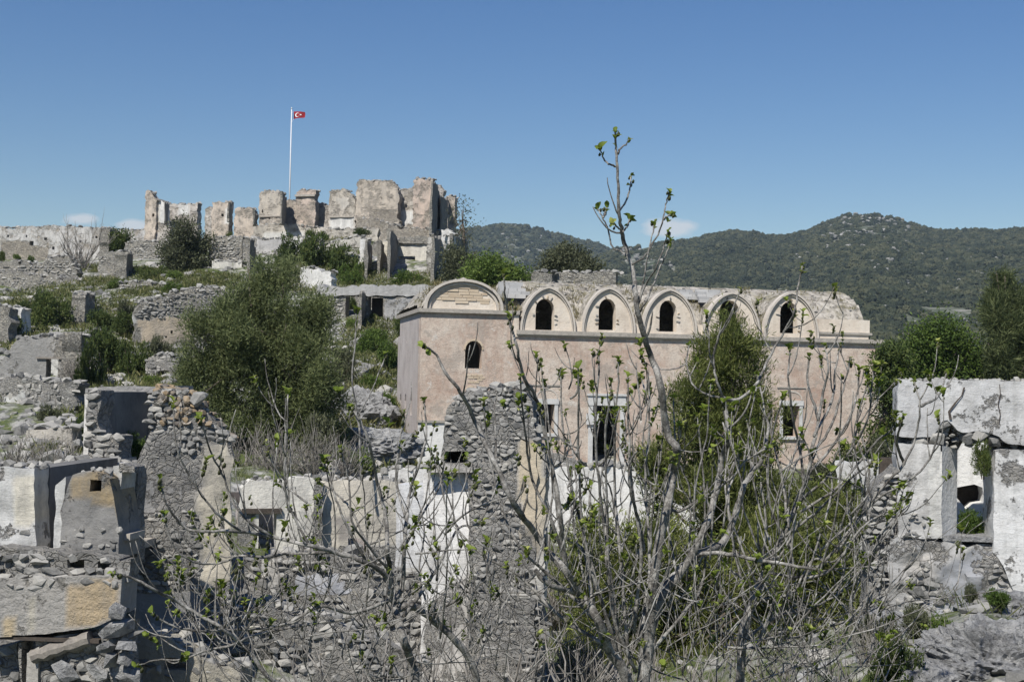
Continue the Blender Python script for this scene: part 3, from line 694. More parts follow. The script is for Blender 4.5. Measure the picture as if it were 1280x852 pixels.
while y < hn - .3:
    half = (hwn - .34) * math.sqrt(max(0, 1 - (y / (hn - .26)) ** 2)); x = -half + .05 - (bs % 2) * .2
    while x < half - .1:
        L = rb.uniform(.32, .5); x0, x1 = max(x, -half), min(x + L, half); x += L + .02
        if x1 - x0 < .1 or rb.random() < .06: continue
        if y < .3 and rb.random() < .6: continue
        dd = rb.uniform(.0, .03)
        box('brick', FC, lc + x0, lc + x1, v0n + y, v0n + y + .092, .062 + dd, .11, M['brick'], church)
    y += .108; bs += 1
# narthex window: brick arch and sill
pts_w = arch(579, 605, 423.5, 460, round_=.18)[2:]; pin = WN[2:]
for k in range(len(pts_w) - 1):
    strip('brick', FC, [pin[k], pin[k + 1]], [pts_w[k], pts_w[k + 1]], -.03 - .012 * (k % 2), .2, M['brick'], church)
a = cuv(592, 470); 
for k in range(9):
    for e in range(3):
        if rb.random() < .25: continue
        u = a[0] - .3 + e * .22 + (k % 2) * .09; v = a[1] - k * .085
        box('brick', FC, u, u + .2, v, v + .07, -.014 - rb.uniform(0, .012), .01, M['brick'], church)
# lower windows: white stone frames
def frame(x0, x1, y0, y1, tw=.13, lint=.2, sill=True, ped=True):
    a, b = cuv(x0, y1), cuv(x1, y0)
    w_ = box('window_frame', FC, a[0] - tw, a[0] - .002, a[1], b[1], -.05, .3, M['whitetrim'], church)
    off = church.location
    for nm, g in (('jamb', (b[0] + .002, b[0] + tw, a[1], b[1], -.05, .3)), ('lintel', (a[0] - tw - .03, b[0] + tw + .03, b[1] + .002, b[1] + lint, -.07, .3)), ('sill', (a[0] - tw - .03, b[0] + tw + .03, a[1] - .12, a[1] - .002, -.09, .3))):
        if nm == 'sill' and not sill: continue
        box(nm, FC, *g, M['whitetrim'], w_)
    if ped:
        c = (a[0] + b[0]) / 2; hw_ = (b[0] - a[0]) / 2 + tw
        strip('relieving_arch', FC, [(c + x * (hw_ - .05), b[1] + lint + .03 + y * .3) for x, y in round_arch(1, 1, 9)], [(c + x * hw_, b[1] + lint + .03 + y * .36) for x, y in round_arch(1, 1, 9)], -.02, .05, M['trim'], w_)
        box('drip_course', FC, c - hw_ - .12, c + hw_ + .12, b[1] + lint + .48, b[1] + lint + .53, -.035, .02, M['ledge'], w_)
frame(673, 693, 505, 541); frame(978, 999, 507, 545); frame(852, 872, 507, 543)
frame(740, 775, 507, 580, .18, .36, False, False)
a, b = cuv(740, 580), cuv(775, 507)
box('door_lintel', FC, a[0] - .25, b[0] + .22, b[1] + .365, b[1] + .45, -.12, .2, M['whitetrim'], church)
m_ = box('hanging_board', FC, a[0] - .28, a[0] + .2, b[1] - .72, b[1] - .3, -.12, -.08, M['whitetrim'], church)
# corner quoin where the narthex steps up above the ledge
box('pilaster', FC, uN - .16, uN + .03, vled - .1, vn - .002, -.05, -.003, M['cream'], church)

# roof as a height field over (u, w)
def roof_grid(name, u0, u1, w0, w1, f, step, seed, amp=.028):
    uf = u1 if callable(u1) else (lambda w_: u1)
    us = np.linspace(0, 1, int((uf(0) - u0) / step) + 1); ws = np.linspace(w0, w1, int((w1 - w0) / step) + 1); vs, fs = [], []
    for s_ in us:
        for b_ in ws:
            a_ = u0 + (uf(b_) - u0) * s_
            v = f(a_, b_); e = amp * (nz(a_ * 1.5, b_ * 1.5, seed, 4) + .5 * nz(a_ * 7, b_ * 7, seed, 2)); vs.append(FC.P(a_ + e * .3, v + e, b_))
    n = len(ws)
    for p in range(len(us) - 1):
        for q in range(n - 1): fs.append((p * n + q, (p + 1) * n + q, (p + 1) * n + q + 1, p * n + q + 1))
    return mesh(name, vs, fs, M['roof'], church)
vr = cuv(850, 358, 3)[1]; eav = v0g + .25
uend = cuv(1090, 402)[0]; uhip = cuv(1062, 363, 3)[0]; T12 = math.tan(rad(12))
def main_roof(u, w_):
    q = abs(w_ - 3.2) / 2.85; base = eav + (vr - eav) * max(0, 1 - q ** 1.7)
    ue = uend + w_ * T12 * .9
    if u > uhip - .3: base = min(base, eav + .05 + (vr - eav - .05) * max(0, min(1, (ue - u) / (ue - uhip + .3))) ** .85)
    if u > ue - .03: base = v0g
    if u < uN + .3: base = min(base, eav + (vr - eav) * max(0, min(1, (u - uN + 1.2) / 1.2)))
    best = base
    for c, hw, h in gu:
        x = abs(u - c)
        if x < hw and w_ < 3.2:
            cc = (h * h - hw * hw) / (2 * hw); R = hw + cc; y = .36 * math.sqrt(max(0, R * R - (x + cc) ** 2)) + .64 * h * math.sqrt(max(0, 1 - (x / hw) ** 2)); best = max(best, v0g + y * 1.0 - .02 - .0 * w_)
    return max(best, v0g - .02)
roof = roof_grid('roof', uN - .5, lambda w_: uend + w_ * T12 * .9, .24, 6.3, main_roof, .085, 3)
def nar_roof(u, w_):
    x = abs(u - lc) / hwn
    y = hn * math.sqrt(max(0, 1 - x * x)) ** .92 if x < 1 else 0
    mound = max(0, (hn + .12) * (1 - abs(u - lc - .05) / (hwn * 1.3)) ** 1) if abs(u - lc) < hwn * 1.3 else 0
    return v0n - .02 + max(y, mound * .98 if w_ > .35 else y) * max(0, 1 - max(0, w_ - 5) / 1.6) + .03
roof2 = roof_grid('narthex_roof', uL - .1, uN + .9, .22, D, nar_roof, .1, 8)
# loose roof stones and slabs
rs = random.Random(12); items = []
for k in range(260):
    u, w_ = rs.uniform(uN, uend), rs.uniform(.3, 3.6); z_ = main_roof(u, w_); s_ = rs.uniform(.03, .11)
    items.append((s_, Matrix.Translation(FC.P(u, z_ + s_ * .1, w_)) @ Matrix.Rotation(rs.uniform(0, 6), 4, 'Z') @ Matrix.Rotation(rs.uniform(-.4, .4), 4, 'X') @ Matrix.Diagonal((s_, s_ * .7, s_ * .4, 1))))
for k in range(120):
    u, w_ = rs.uniform(uL, uN), rs.uniform(.25, 3); z_ = nar_roof(u, w_); s_ = rs.uniform(.03, .1)
    items.append((s_, Matrix.Translation(FC.P(u, z_ + s_ * .1, w_)) @ Matrix.Rotation(rs.uniform(0, 6), 4, 'Z') @ Matrix.Rotation(rs.uniform(-.4, .4), 4, 'X') @ Matrix.Diagonal((s_, s_ * .7, s_ * .4, 1))))
place_stones(items, church, M['stone'], M['stones'], 0, 'roof_stone')
def slabs(x0, x1, y0, y1, wz, rows, slope):
    a, b = cuv(x0, y1, wz), cuv(x1, y0, wz)
    for r_ in range(rows):
        f = r_ / rows; v = a[1] + (b[1] - a[1]) * f; u = a[0] + (f * slope)
        while u < b[0] + f * slope * .3:
            L = rs.uniform(.28, .6)
            box('roof_slab', FC, u, u + L - .015, v, v + (b[1] - a[1]) / rows * 1.25, wz + f * .5 - .06 + rs.uniform(-.015, .015), wz + f * .5 + .12, M['slab'], church); u += L
slabs(622, 652, 353, 372, .95, 5, .15); slabs(874, 892, 362, 378, 1.0, 5, .0); slabs(850, 868, 362, 374, 1.5, 4, .0)
# weeds that grow on the roof and the ledge
def tufts(name, label, cat, P, L, Wd, mat, per=9, spread=.1, kind='stuff', up=1.2, parent=None):
    P = np.asarray(P, float); n = len(P) * per; B = np.repeat(P, per, 0) + RNG.normal(size=(n, 3)) * np.array([spread, spread, .02]); d = unit(n) * .7 + np.array([0, 0, up])
    q = leaf_quads(B, d, L * RNG.uniform(.4, 1.3, n), Wd); base = P.mean(0)
    o = link(name, fast_mesh(name, q - base, 4, M[mat]), None, tuple(base)); tag(o, label, cat, None, kind); return o
pr = []
for c0, c1, k in ((718, 730, 26), (792, 806, 24), (944, 958, 26), (868, 884, 20), (640, 652, 16)):
    for _ in range(k):
        w_ = rs.uniform(.35, 2.2); u = rs.uniform(cuv(c0, 410)[0] - .1 - .12 * w_, cuv(c1, 410)[0] + .1 + .12 * w_); pr.append(tuple(FC.P(u, main_roof(u, w_), w_)))
for _ in range(45): u, w_ = rs.uniform(uN, uend), rs.uniform(.9, 2.8); pr.append(tuple(FC.P(u, main_roof(u, w_), w_)))
for _ in range(40): u = rs.choice((rs.uniform(uL - .05, la + .6), rs.uniform(lb - .4, uN + .1))); w_ = rs.uniform(.1, .5); pr.append(tuple(FC.P(u, nar_roof(u, max(w_, .3)), w_)))
tufts('dry_grass', 'dry yellowish grass growing between the gables of the church roof', 'grass', pr, .22, .022, 'drygrass', 14, .11)

# ================================================================== ruins: hilltop
def ruin(name, label, cat, F, px, group=None):
    u, v = F.uv(px, 475); p = F.P(u, 0, .2); p.z = gz(p.x, p.y); return thing(name, label, cat, tuple(p), group)
MC, MF, MN = M['castle'], M['far'], M['near']
CAPS = {}
def piece(parent, F, top, bot=None, mat=MC, nm='wall', cap=.3, **k):
    k.setdefault('step', .3); k.setdefault('rough', .06); k.setdefault('jag', .16); k['jag'] *= 1.25; k.setdefault('th', .7)
    o = wall(nm, F, top, parent, mat, bot, **k)
    if cap and nm in ('wall', 'pier'):
        CAPS.setdefault(parent, []).extend(cap_items(F, top, cap, k['th'], len(CAPS.get(parent, [])) + 3, 2))
    return o
# long curtain wall on the left
F1 = Face(-60, 118, 136, 116)
cw = ruin('curtain_wall', 'long grey rubble wall with small slits along the left hilltop', 'wall', F1, 60)
piece(cw, F1, [(-60, 286), (0, 284.5), (50, 284), (57, 282.5), (90, 284), (112, 285), (136, 286)], holes=[(9, 293.5, 11.5, 296.5), (32, 293.5, 34, 296.5), (37, 301, 42, 306.5), (55, 297, 59, 300), (119, 295, 122, 298), (65, 308, 68, 312), (100, 300, 102, 303)], base=(.75, (.52, .51, .49)), jag=.14, zones=[([(0, 305), (20, 300), (60, 312), (60, 330), (0, 330)], .0, WHITE)])
FE = F1.side(F1.uv(136, 300)[0])
piece(cw, FE, [FE and (136.2, 286), (146, 287.5)], base=(0, GREYP), jag=.1, step=.5) if False else None
F1b = Face(136, 116.5, 146, 124)
piece(cw, F1b, [(136.5, 286), (146, 288)], mat=MF, jag=.1)
F2 = Face(146, 121, 212, 117)
cw2 = ruin('curtain_wall', 'lower pale stone wall joining the long wall to the keep', 'wall', F2, 180)
piece(cw2, F2, [(146, 287), (170, 288), (183, 287), (184, 284), (200, 287), (212, 290)], base=(.7, (.52, .51, .49)), jag=.12)
F2b = Face(156, 113, 222, 110)
rb2 = ruin('terrace_wall', 'stepped rubble terrace wall below the tall corner fragment', 'wall', F2b, 190)
piece(rb2, F2b, [(156, 303), (180, 302), (210, 301), (222, 305)], jag=.2, mat=MF)
# the keep: a broken row of wall piers
FK = Face(181, 113, 560, 106)
keep_ = ruin('castle_ruin', 'ruined hilltop fortress with a broken row of tall wall piers', 'castle', FK, 380)
CB = (.75, (.56, .48, .40)); CG = (.7, (.54, .50, .455))
def pier(x0, x1, tops, bot, w_=0, base=CG, zones=(), holes=(), nm='pier', th=.7, **k):
    F = FK.back(w_); return piece(keep_, F, [(x0, tops[0][1])] + list(tops[1:-1]) + [(x1, tops[-1][1])], [(x0, bot), (x1, bot)] if bot else None, holes=holes, zones=zones, base=base, nm=nm, th=th, step=.22, **k)
pier(182, 195, [(182, 239), (186, 238), (190, 241), (193, 247), (195, 251)], None, base=CB, holes=[(190, 267, 193, 271)])
pier(195.3, 207, [(195, 251), (200, 250.5), (207, 253)], 279, .3, base=(.8, (.55, .52, .47)), zones=[([(199, 250), (207, 250), (207, 279), (199, 279)], .95, WHITE)])
pier(195, 212, [(195, 279), (203, 280), (212, 285)], None, .25, base=CG)
FQ = Face(207.2, 112.8, 211, 117); piece(keep_, FQ, [(207.2, 253), (211, 255)], [(207.2, 279), (211, 280)], mat=MF, nm='pier', th=.12, cap=0)
pier(207, 247, [(207, 257), (214, 255), (222, 256), (224, 255), (236, 256), (242, 255.5), (247, 253)], None, 2.2, base=CG, zones=[([(222, 255), (236, 255), (236, 268), (222, 268)], .9, WHITE)])
pier(256, 265, [(256, 262), (262, 259), (265, 261)], None, .4, base=CG)
pier(265.3, 287, [(265.3, 254), (270, 253), (280, 254), (287, 252.5)], None, .0, base=CB, holes=[(276.5, 267, 279.5, 270.5)], zones=[([(280, 264), (287, 258), (287, 280), (280, 280)], .95, WHITE)])
FQ = Face(287.2, 111, 290.5, 115); piece(keep_, FQ, [(287.2, 252.5), (290.5, 254)], [(287.2, 278), (290.5, 279)], mat=MF, nm='pier', th=.12, cap=0)
pier(293, 318, [(293, 261), (300, 260), (310, 260.5), (318, 261)], None, .3, base=CB)
FQ = Face(318.2, 110.5, 320.5, 114); piece(keep_, FQ, [(318.2, 261), (320.5, 262)], [(318.2, 281), (320.5, 282)], mat=MF, nm='pier', th=.12, cap=0)
pier(324, 352.5, [(324, 241), (328, 239.5), (335, 238.5), (345, 239), (352.5, 241)], None, -.2, base=(.7, (.53, .475, .41)), zones=[([(326, 245), (350, 245), (350, 268), (326, 268)], .85, (.5, .45, .38))], holes=[(327, 262, 329, 266), (336, 272, 338, 274)])
box('string_course', FK, FK.uv(326, 270)[0], FK.uv(353, 270)[0], FK.uv(340, 271.5)[1], FK.uv(340, 270)[1], -.32, -.1, M['ledge'], keep_)
FQ = Face(352.7, 109.7, 359, 114.5); piece(keep_, FQ, [(352.7, 241), (356, 244), (359, 248)], [(352.7, 281), (359, 282)], mat=MF, nm='pier', th=.12, cap=0)
pier(357, 372, [(357, 251), (363, 250), (372, 253)], None, 1.4, base=CB)
pier(371, 394.5, [(371, 240), (376, 237.5), (385, 238), (394.5, 238.5)], None, -.1, base=(.7, (.56, .46, .385)))
box('string_course', FK, FK.uv(370, 244)[0], FK.uv(395, 244)[0], FK.uv(380, 246)[1], FK.uv(380, 243.5)[1], -.25, -.05, M['ledge'], keep_)
pier(394, 412, [(394, 257), (402, 255), (412, 258)], None, 1.2, base=CG)
pier(412, 445, [(412, 240), (418, 238.5), (430, 238), (437, 239), (440, 246), (445, 249)], None, -.1, base=(.7, (.52, .47, .40)), zones=[([(420, 246), (438, 246), (434, 262), (428, 262)], .95, (.56, .52, .46)), ([(413, 272), (444, 272), (444, 292), (413, 292)], 1, WHITE)])
box('string_course', FK, FK.uv(413, 271)[0], FK.uv(443, 271)[0], FK.uv(430, 272)[1], FK.uv(430, 270.6)[1], -.2, -.02, M['ledge'], keep_)
pier(446, 499, [(446, 228), (452, 226), (475, 226), (488, 227), (492, 230), (497, 236), (499, 238)], None, -.3, base=(.75, (.51, .445, .37)), zones=[([(462, 264), (500, 264), (500, 277), (462, 277)], 0, WHITE)])
pier(499, 518, [(499, 238), (505, 236), (510, 238), (515, 236), (518, 237)], None, .8, base=(.7, (.5, .46, .41)), zones=[([(499, 262), (518, 262), (518, 280), (499, 280)], 1, WHITE)])
pier(517, 540.5, [(517, 225), (522, 223.5), (533, 223), (540.5, 224)], None, -.3, base=(.75, (.53, .43, .36)))
FQ = Face(540.7, 105.9, 553, 113); piece(keep_, FQ, [(540.7, 224), (543, 228), (547, 232), (549, 245), (553, 246)], None, mat=MF, nm='side_wall', th=.12, cap=0)
pier(542, 553, [(542, 234), (546, 232), (550, 233), (553, 238)], None, 4, base=CG)
FQ = Face(552, 111, 560, 119); piece(keep_, FQ, [(552, 246), (555, 246), (557, 250), (560, 247)], None, mat=MF, nm='side_wall', th=.12, cap=0)
pier(556, 569, [(556, 247), (560, 245.5), (566, 246), (569, 247)], None, 8, base=CB)
# the base the piers stand on
pier(316, 472, [(316, 283), (340, 281), (372, 282), (410, 286), (440, 287), (472, 286)], None, -1.0, base=(.75, (.52, .48, .42)), nm='wall', zones=[([(330, 292), (380, 290), (380, 310), (330, 310)], 1, WHITE)])
pier(446, 545, [(446, 273), (470, 275), (500, 284), (520, 286), (545, 288)], None, -.8, base=(.5, (.5, .46, .4)), nm='wall')
# flagpole
fp0 = at(362, 246, 113); fp1 = at(364.6, 136, 113)
fp0.z = gz(fp0.x, fp0.y)
fpole = thing('flagpole', 'thin white flagpole rising above the hilltop fortress', 'flagpole', tuple(fp0))
vs, fs = [], []; tube_data([fp0, fp0.lerp(fp1, .5), fp1], [.062, .052, .036], 8, vs, fs); mesh('pole', vs, fs, M['metal'], fpole, True)
vs, fs = [], []; tube_data([fp1, fp1 + Vector((0, 0, .12))], [.07, .03], 8, vs, fs); mesh('finial', vs, fs, M['metal'], fpole, True)
# flag: red cloth with crescent and star
FF = Face(367.0, 113, 381, 112.2); ua, va = FF.uv(367.2, 139.5); ub = FF.uv(380.5, 150)
fw, fh = ub[0] - ua, .64
def flagp(a, b, off=0):   # a along the fly, b from top
    droop = .18 * max(a, 0) ** 1.3; hh = fh * (1 - .28 * a); wv = .07 * math.sin(a * 7 + b * 2) * (.3 + a)
    return FF.P(ua + fw * a, va - droop - hh * b, wv + off)
N = 16; vs = [flagp(i / N, j / 8) for i in range(N + 1) for j in range(9)]; fs = [(i * 9 + j, i * 9 + j + 1, (i + 1) * 9 + j + 1, (i + 1) * 9 + j) for i in range(N) for j in range(8)]
fo = thing('flag', 'small red flag with white crescent and star flying from the pole', 'flag', tuple(flagp(0, 0)))
mesh('cloth', vs, fs, M['red'], fo, True)
for sgn in (-1, 1):
    vs, fs = [], []
    n = 20
    for k in range(n + 1):
        t_ = .55 + (2 * math.pi - 1.1) * k / n
        for R_, cx in ((.25, .36), (.20, .41)):
            tt = t_ if cx == .36 else .5 + (2 * math.pi - 1.0) * k / n
            vs.append(flagp(cx + R_ * .95 * math.cos(tt), .5 + R_ * 1.25 * math.sin(tt), sgn * .012))
    fs = [(2 * k, 2 * k + 1, 2 * k + 3, 2 * k + 2) for k in range(n)]
    mesh('crescent', vs, fs, M['white'], fo)
    vs = [flagp(.68 + (.11 if k % 2 == 0 else .045) * math.cos(math.pi + k * math.pi / 5), .5 + (.15 if k % 2 == 0 else .06) * math.sin(math.pi + k * math.pi / 5), sgn * .012) for k in range(10)]
    mesh('star', vs, [tuple(range(10))], M['white'], fo)
vs, fs = [], []; tube_data([flagp(-.02, 0), Vector(fp0.lerp(fp1, .965))], [.012, .012], 4, vs, fs); tube_data([flagp(-.02, 1), Vector(fp0.lerp(fp1, .89))], [.012, .012], 4, vs, fs); mesh('halyard', vs, fs, M['metal'], fo)

# ================================================================== ruins: slope below the fortress
def house(label, F, px, name='ruined_house', cat='ruin', group=None): return ruin(name, label, cat, F, px, group)
# lower house, seen through its cross walls
FL = Face(450, 97, 545, 95)
lh = house('roofless house with white inner walls below the fortress', FL, 495)
def lp(x0, x1, tops, bot=None, w_=0, base=(.9, WHITE), nm='wall', **k):
    k.setdefault('mat', MF); return piece(lh, FL.back(w_), [(x0, tops[0][1])] + list(tops[1:-1]) + [(x1, tops[-1][1])], [(x0, bot), (x1, bot)] if bot else None, base=base, nm=nm, th=.5, step=.25, jag=.12, **k)
lp(450, 459.5, [(450, 300), (455, 299), (459.5, 300)], zones=[([(450, 342), (460, 330), (460, 360), (450, 360)], 0, WHITE)])
def dp(x0, Y0, x1, Y1, tops, bot=None, base=(0, GREYP), host=None, mat=MF, th=.22):
    F = Face(x0, Y0, x1, Y1); return piece(host or lh, F, tops, [(x0, bot), (x1, bot)] if bot else None, base=base, nm='cross_wall', th=th, step=.3, jag=.12, mat=mat)
dp(459.7, 97.2, 465, 102, [(459.7, 300), (462, 304), (465, 308)])
lp(465, 478, [(465, 304), (472, 302), (478, 306)], w_=4, base=(.2, GREYP), holes=[(467, 325, 469, 350), (471, 325, 474, 350)])
dp(476, 98, 483, 104, [(476, 300), (480, 310), (483, 330)])
lp(478, 488, [(478, 302), (488, 300)], w_=2.4, base=(.85, CREAM))
dp(488.5, 96.5, 497, 103, [(488.5, 286), (491, 288), (497, 296)])
lp(488, 534, [(488, 304), (510, 305), (534, 304)], w_=3.4, holes=[(497, 320, 519, 340)], base=(1, (.62, .59, .52)), zones=[([(488, 336), (505, 330), (505, 360), (488, 360)], 0, WHITE)])
box('shade_backing', FL, FL.uv(492, 330)[0] - .4, FL.uv(526, 330)[0] + .5, FL.uv(505, 342)[1] - .5, FL.uv(505, 316)[1], 3.95, 4.3, M['dark'], lh)  # dark slab added behind the opening; its colour stands in for shade
lp(493, 541, [(493, 297), (515, 295), (541, 296)], 304, w_=3.2, base=(.4, GREYP), nm='beam')
lp(534, 543, [(534, 296), (538, 294), (543, 298)], w_=-.3, base=(.6, (.5, .48, .44)))
dp(543.2, 94.9, 551, 100, [(543.2, 296), (547, 300), (551, 296)])
lp(551, 557, [(551, 300), (554, 296), (557, 294)], w_=2.0, base=(1, WHITE))
lp(552, 567, [(552, 288), (557, 287.5), (563, 289), (567, 294)], w_=3.6, base=(.9, WHITE), holes=[(556.5, 318, 560, 345)])
dp(566, 99.4, 585, 107, [(566, 293), (572, 296), (580, 298), (585, 300)])
lp(408, 452, [(408, 304), (425, 300), (440, 297), (452, 296)], 309, w_=2, base=(.8, (.55, .52, .46)))
# white wall stubs left of it
FU = Face(262, 98, 320, 97)
ww = house('small ruined outhouse with one white wall under the rubble bank', FU, 285)
piece(ww, FU, [(262, 298), (270, 296.5), (285, 297), (303, 297)], [(262, 328), (303, 328)], mat=MF, base=(0, GREYP), jag=.2)
piece(ww, FU.back(-.4), [(303.3, 299), (308, 298), (313, 300)], None, mat=MF, base=(.5, GREYP), nm='pier')
dp(313.2, 96.6, 320, 101, [(313.2, 300), (317, 308), (320, 312)], None, host=ww)
piece(ww, FU.back(-.6), [(265, 326), (280, 327), (302.5, 328)], None, mat=MF, base=(1.1, (.62, .6, .55)), jag=.08, th=.5)
FV = Face(320, 103, 400, 101)
w3 = house('whitewashed terrace wall with peeling patches right of the pier', FV, 350, 'terrace_wall', 'wall')
piece(w3, FV, [(312, 296), (325, 299), (340, 299), (360, 297), (385, 297), (400, 300)], None, mat=MF, base=(.6, (.55, .53, .5)), zones=[([(322, 298), (358, 298), (358, 314), (322, 314)], 1, (.42, .41, .4)), ([(360, 296), (376, 296), (376, 310), (360, 310)], 1, WHITE)])
FX = Face(376, 90, 416, 89)
w4 = house('low broken white wall half hidden by dark bushes', FX, 395, 'wall_fragment', 'wall')
piece(w4, FX, [(376, 335), (386, 334.5), (396, 337), (404, 342), (408, 340), (414, 339)], None, mat=MF, base=(1, WHITE), jag=.15, step=.2)
# the house with the long concrete beam
FB = Face(396, 80, 546, 78)
bh = house('grey house front with a long beam over two dark doorways', FB, 470)
piece(bh, FB, [(396, 370), (430, 370), (470, 370), (546, 372)], None, mat=MF, base=(.25, GREYP), holes=[(431.5, 368, 450, 402), (459, 368, 479, 412)], jag=.02, step=.2, th=.55, zones=[([(480, 371), (546, 371), (546, 412), (480, 412)], .75, (.36, .36, .36))])
piece(bh, FB.back(-.14), [(396, 358), (405, 357), (450, 358), (500, 356), (546, 357)], [(396, 369), (420, 370), (440, 368.5), (505, 370), (546, 371)], mat=MF, base=(1, (.40, .395, .385)), jag=.12, step=.2, th=.8, nm='beam')
piece(bh, FB.back(3.2), [(396, 362), (546, 362)], None, mat=MF, base=(.2, GREYP), jag=.1, step=.4, nm='back_wall')
dp(453, 78.8, 458, 83, [(453, 366), (458, 366)], None, host=bh)
box('shade_backing', FB, FB.uv(457, 390)[0], FB.uv(482, 390)[0], FB.uv(470, 416)[1] - .6, FB.uv(470, 371)[1], .95, 1.2, M['dark'], bh)  # dark slab added close behind the right doorway to paint its shade
box('roof', FB, FB.uv(456, 370)[0], FB.uv(546, 370)[0], FB.uv(456, 368)[1] + .02, FB.uv(456, 366)[1] + .06, .56, 3.4, M['ledge'], bh)
# small block and banks on the left slope
FB1 = Face(123, 99, 160, 98)
b1 = house('square grey stone hut with dark doorway on the left slope', FB1, 140, 'stone_hut', 'hut')
piece(b1, FB1, [(123, 318), (140, 316), (158, 315)], None, mat=MF, base=(.3, GREYP))
piece(b1, Face(158.3, 97.9, 166, 104), [(158.3, 315), (166, 318)], None, mat=MF, base=(0, GREYP))
FB2 = Face(-10, 101, 95, 99)
b2 = house('broad mound of tumbled masonry under the long wall', FB2, 40, 'terrace_wall', 'wall')
piece(b2, FB2, [(-10, 330), (20, 327), (50, 331), (60, 322), (72, 320), (88, 322), (95, 332)], None, mat=MF, base=(0, GREYP), jag=.35)
piece(b2, FB2.back(-2.2), [(-10, 345), (30, 343), (70, 346), (95, 350)], None, mat=MF, base=(0, GREYP), jag=.3)
b3 = house('short upright masonry pier beside the dense green bushes', Face(92, 75.5, 106, 75), 98, 'masonry_pier', 'wall')
piece(b3, Face(92, 75.5, 106, 75), [(92, 370), (100, 368.5), (106, 369)], None, mat=MF, base=(.3, GREYP))
piece(b3, Face(106.2, 75, 119, 80), [(106.2, 369), (112, 366), (119, 368)], None, mat=MF)
FB4 = Face(138, 90, 262, 87)
b4 = house('low rubble terrace wall crossing the grassy slope', FB4, 190, 'terrace_wall', 'wall')
piece(b4, FB4, [(138, 356), (150, 353), (175, 352), (205, 356), (230, 362), (262, 358)], None, mat=MF, jag=.2)
FB5 = Face(168, 66, 305, 68)
b5 = house('long stepped house wall with tan plaster patch above the big pine', FB5, 230)
piece(b5, FB5, [(168.5, 388), (175, 377), (200, 372), (212, 366), (235, 362), (250, 359), (275, 361), (296, 366), (305, 372)], None, mat=MF, base=(.15, GREYP), jag=.14, step=.2, holes=[(213, 413, 216, 417), (205, 420, 209, 422)], zones=[([(172, 398), (205, 396), (240, 398), (236, 428), (200, 430), (176, 428)], 1, TAN), ([(168, 395), (172, 395), (172, 446), (168, 446)], 1, WHITE), ([(250, 366), (300, 368), (300, 390), (250, 390)], .75, (.40, .38, .34)), ([(262, 400), (280, 400), (280, 420), (262, 420)], 1, (.55, .53, .48))])
piece(b5, FB5.back(-1.2), [(168.5, 374), (185, 380), (210, 384), (240, 388), (262, 391)], [(168.5, 382), (210, 396), (262, 400)], mat=MF, jag=.15, nm='bank') if False else None
FB6 = Face(-5, 68, 28, 67.5)
b6 = house('dark roofless cottage at the left edge with a white inner wall', FB6, 10)
piece(b6, FB6, [(-20, 380), (0, 382), (12, 384)], None, mat=MF, base=(.1, GREYP))
piece(b6, FB6.back(2), [(10, 386), (20, 384), (28, 387)], None, mat=MF, base=(1, WHITE))
FB7 = Face(183, 58.5, 224, 58)
b7 = house('tiny stone cellar with a black square opening', FB7, 205, 'stone_cellar', 'ruin')
piece(b7, FB7, [(183, 450), (192, 446), (202, 443.5), (214, 445), (224, 450)], None, mat=M['near'], holes=[(195.5, 463, 212, 478)], step=.14, jag=.1, th=.5)
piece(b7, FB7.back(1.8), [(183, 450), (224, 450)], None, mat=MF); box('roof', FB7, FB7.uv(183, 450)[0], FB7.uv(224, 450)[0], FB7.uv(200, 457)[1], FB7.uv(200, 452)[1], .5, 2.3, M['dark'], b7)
for q in (183, 224): dp(q, 58.4, q + (6 if q < 200 else 0), 60.4, [(q, 453), (q + (6 if q < 200 else 1), 453)] if q < 200 else [(q, 453), (q + .6, 453)], None, host=b7) if False else None
place_stones(stone_items(FB7, [(183, 450), (202, 444), (224, 450), (224, 482), (183, 482)], .2, avoid=[(195.5, 463, 212, 478)], seed=21), b7, M['stone'], M['stones'], 60)
# grey gable house at far left
FG = Face(-12, 55, 101, 54.5)
gh = house('grey plastered house with a single open window and sloping left edge', FG, 60)
piece(gh, FG, [(-12, 466), (0, 455), (24, 422), (60, 421), (98, 421), (101, 420)], None, mat=MF, base=(.85, (.27, .265, .255)), holes=[(57, 448.5, 73, 472.5)], step=.16, rough=.03, jag=.05, th=.45, zones=[([(58, 420), (101, 420), (101, 480), (74, 480)], .6, (.33, .32, .3))])
piece(gh, Face(101.3, 54.5, 112, 60), [(101.3, 420), (107, 425), (112, 440)], None, mat=MF)
piece(gh, FG.back(4.5), [(20, 440), (60, 438), (101, 436)], None, mat=MF, base=(1, WHITE), step=.3, nm='back_wall')
box('lintel', FG, FG.uv(46, 447)[0], FG.uv(84, 447)[0], FG.uv(60, 448.3)[1], FG.uv(60, 446)[1], -.09, .3, M['log'], gh)
FG2 = Face(-12, 50, 96, 49)
g2 = house('rubble cellar front with a collapsed dark recess at left', FG2, 40)
piece(g2, FG2, [(-12, 478), (20, 470), (50, 476), (80, 478), (96, 480)], None, mat=M['near'], holes=[(2, 512, 25, 556)], base=(.1, GREYP), step=.16, jag=.12, zones=[([(5, 492), (30, 492), (30, 512), (5, 512)], .9, (.5, .5, .48))])
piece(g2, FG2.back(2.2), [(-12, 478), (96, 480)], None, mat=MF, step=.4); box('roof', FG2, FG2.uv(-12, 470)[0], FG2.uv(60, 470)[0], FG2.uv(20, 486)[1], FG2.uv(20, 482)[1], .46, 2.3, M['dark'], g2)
place_stones(stone_items(FG2, [(0, 478), (50, 474), (96, 480), (96, 540), (28, 536), (28, 510), (0, 490)], .21, seed=22, skip=.25), g2, M['stone'], M['stones'], 150)
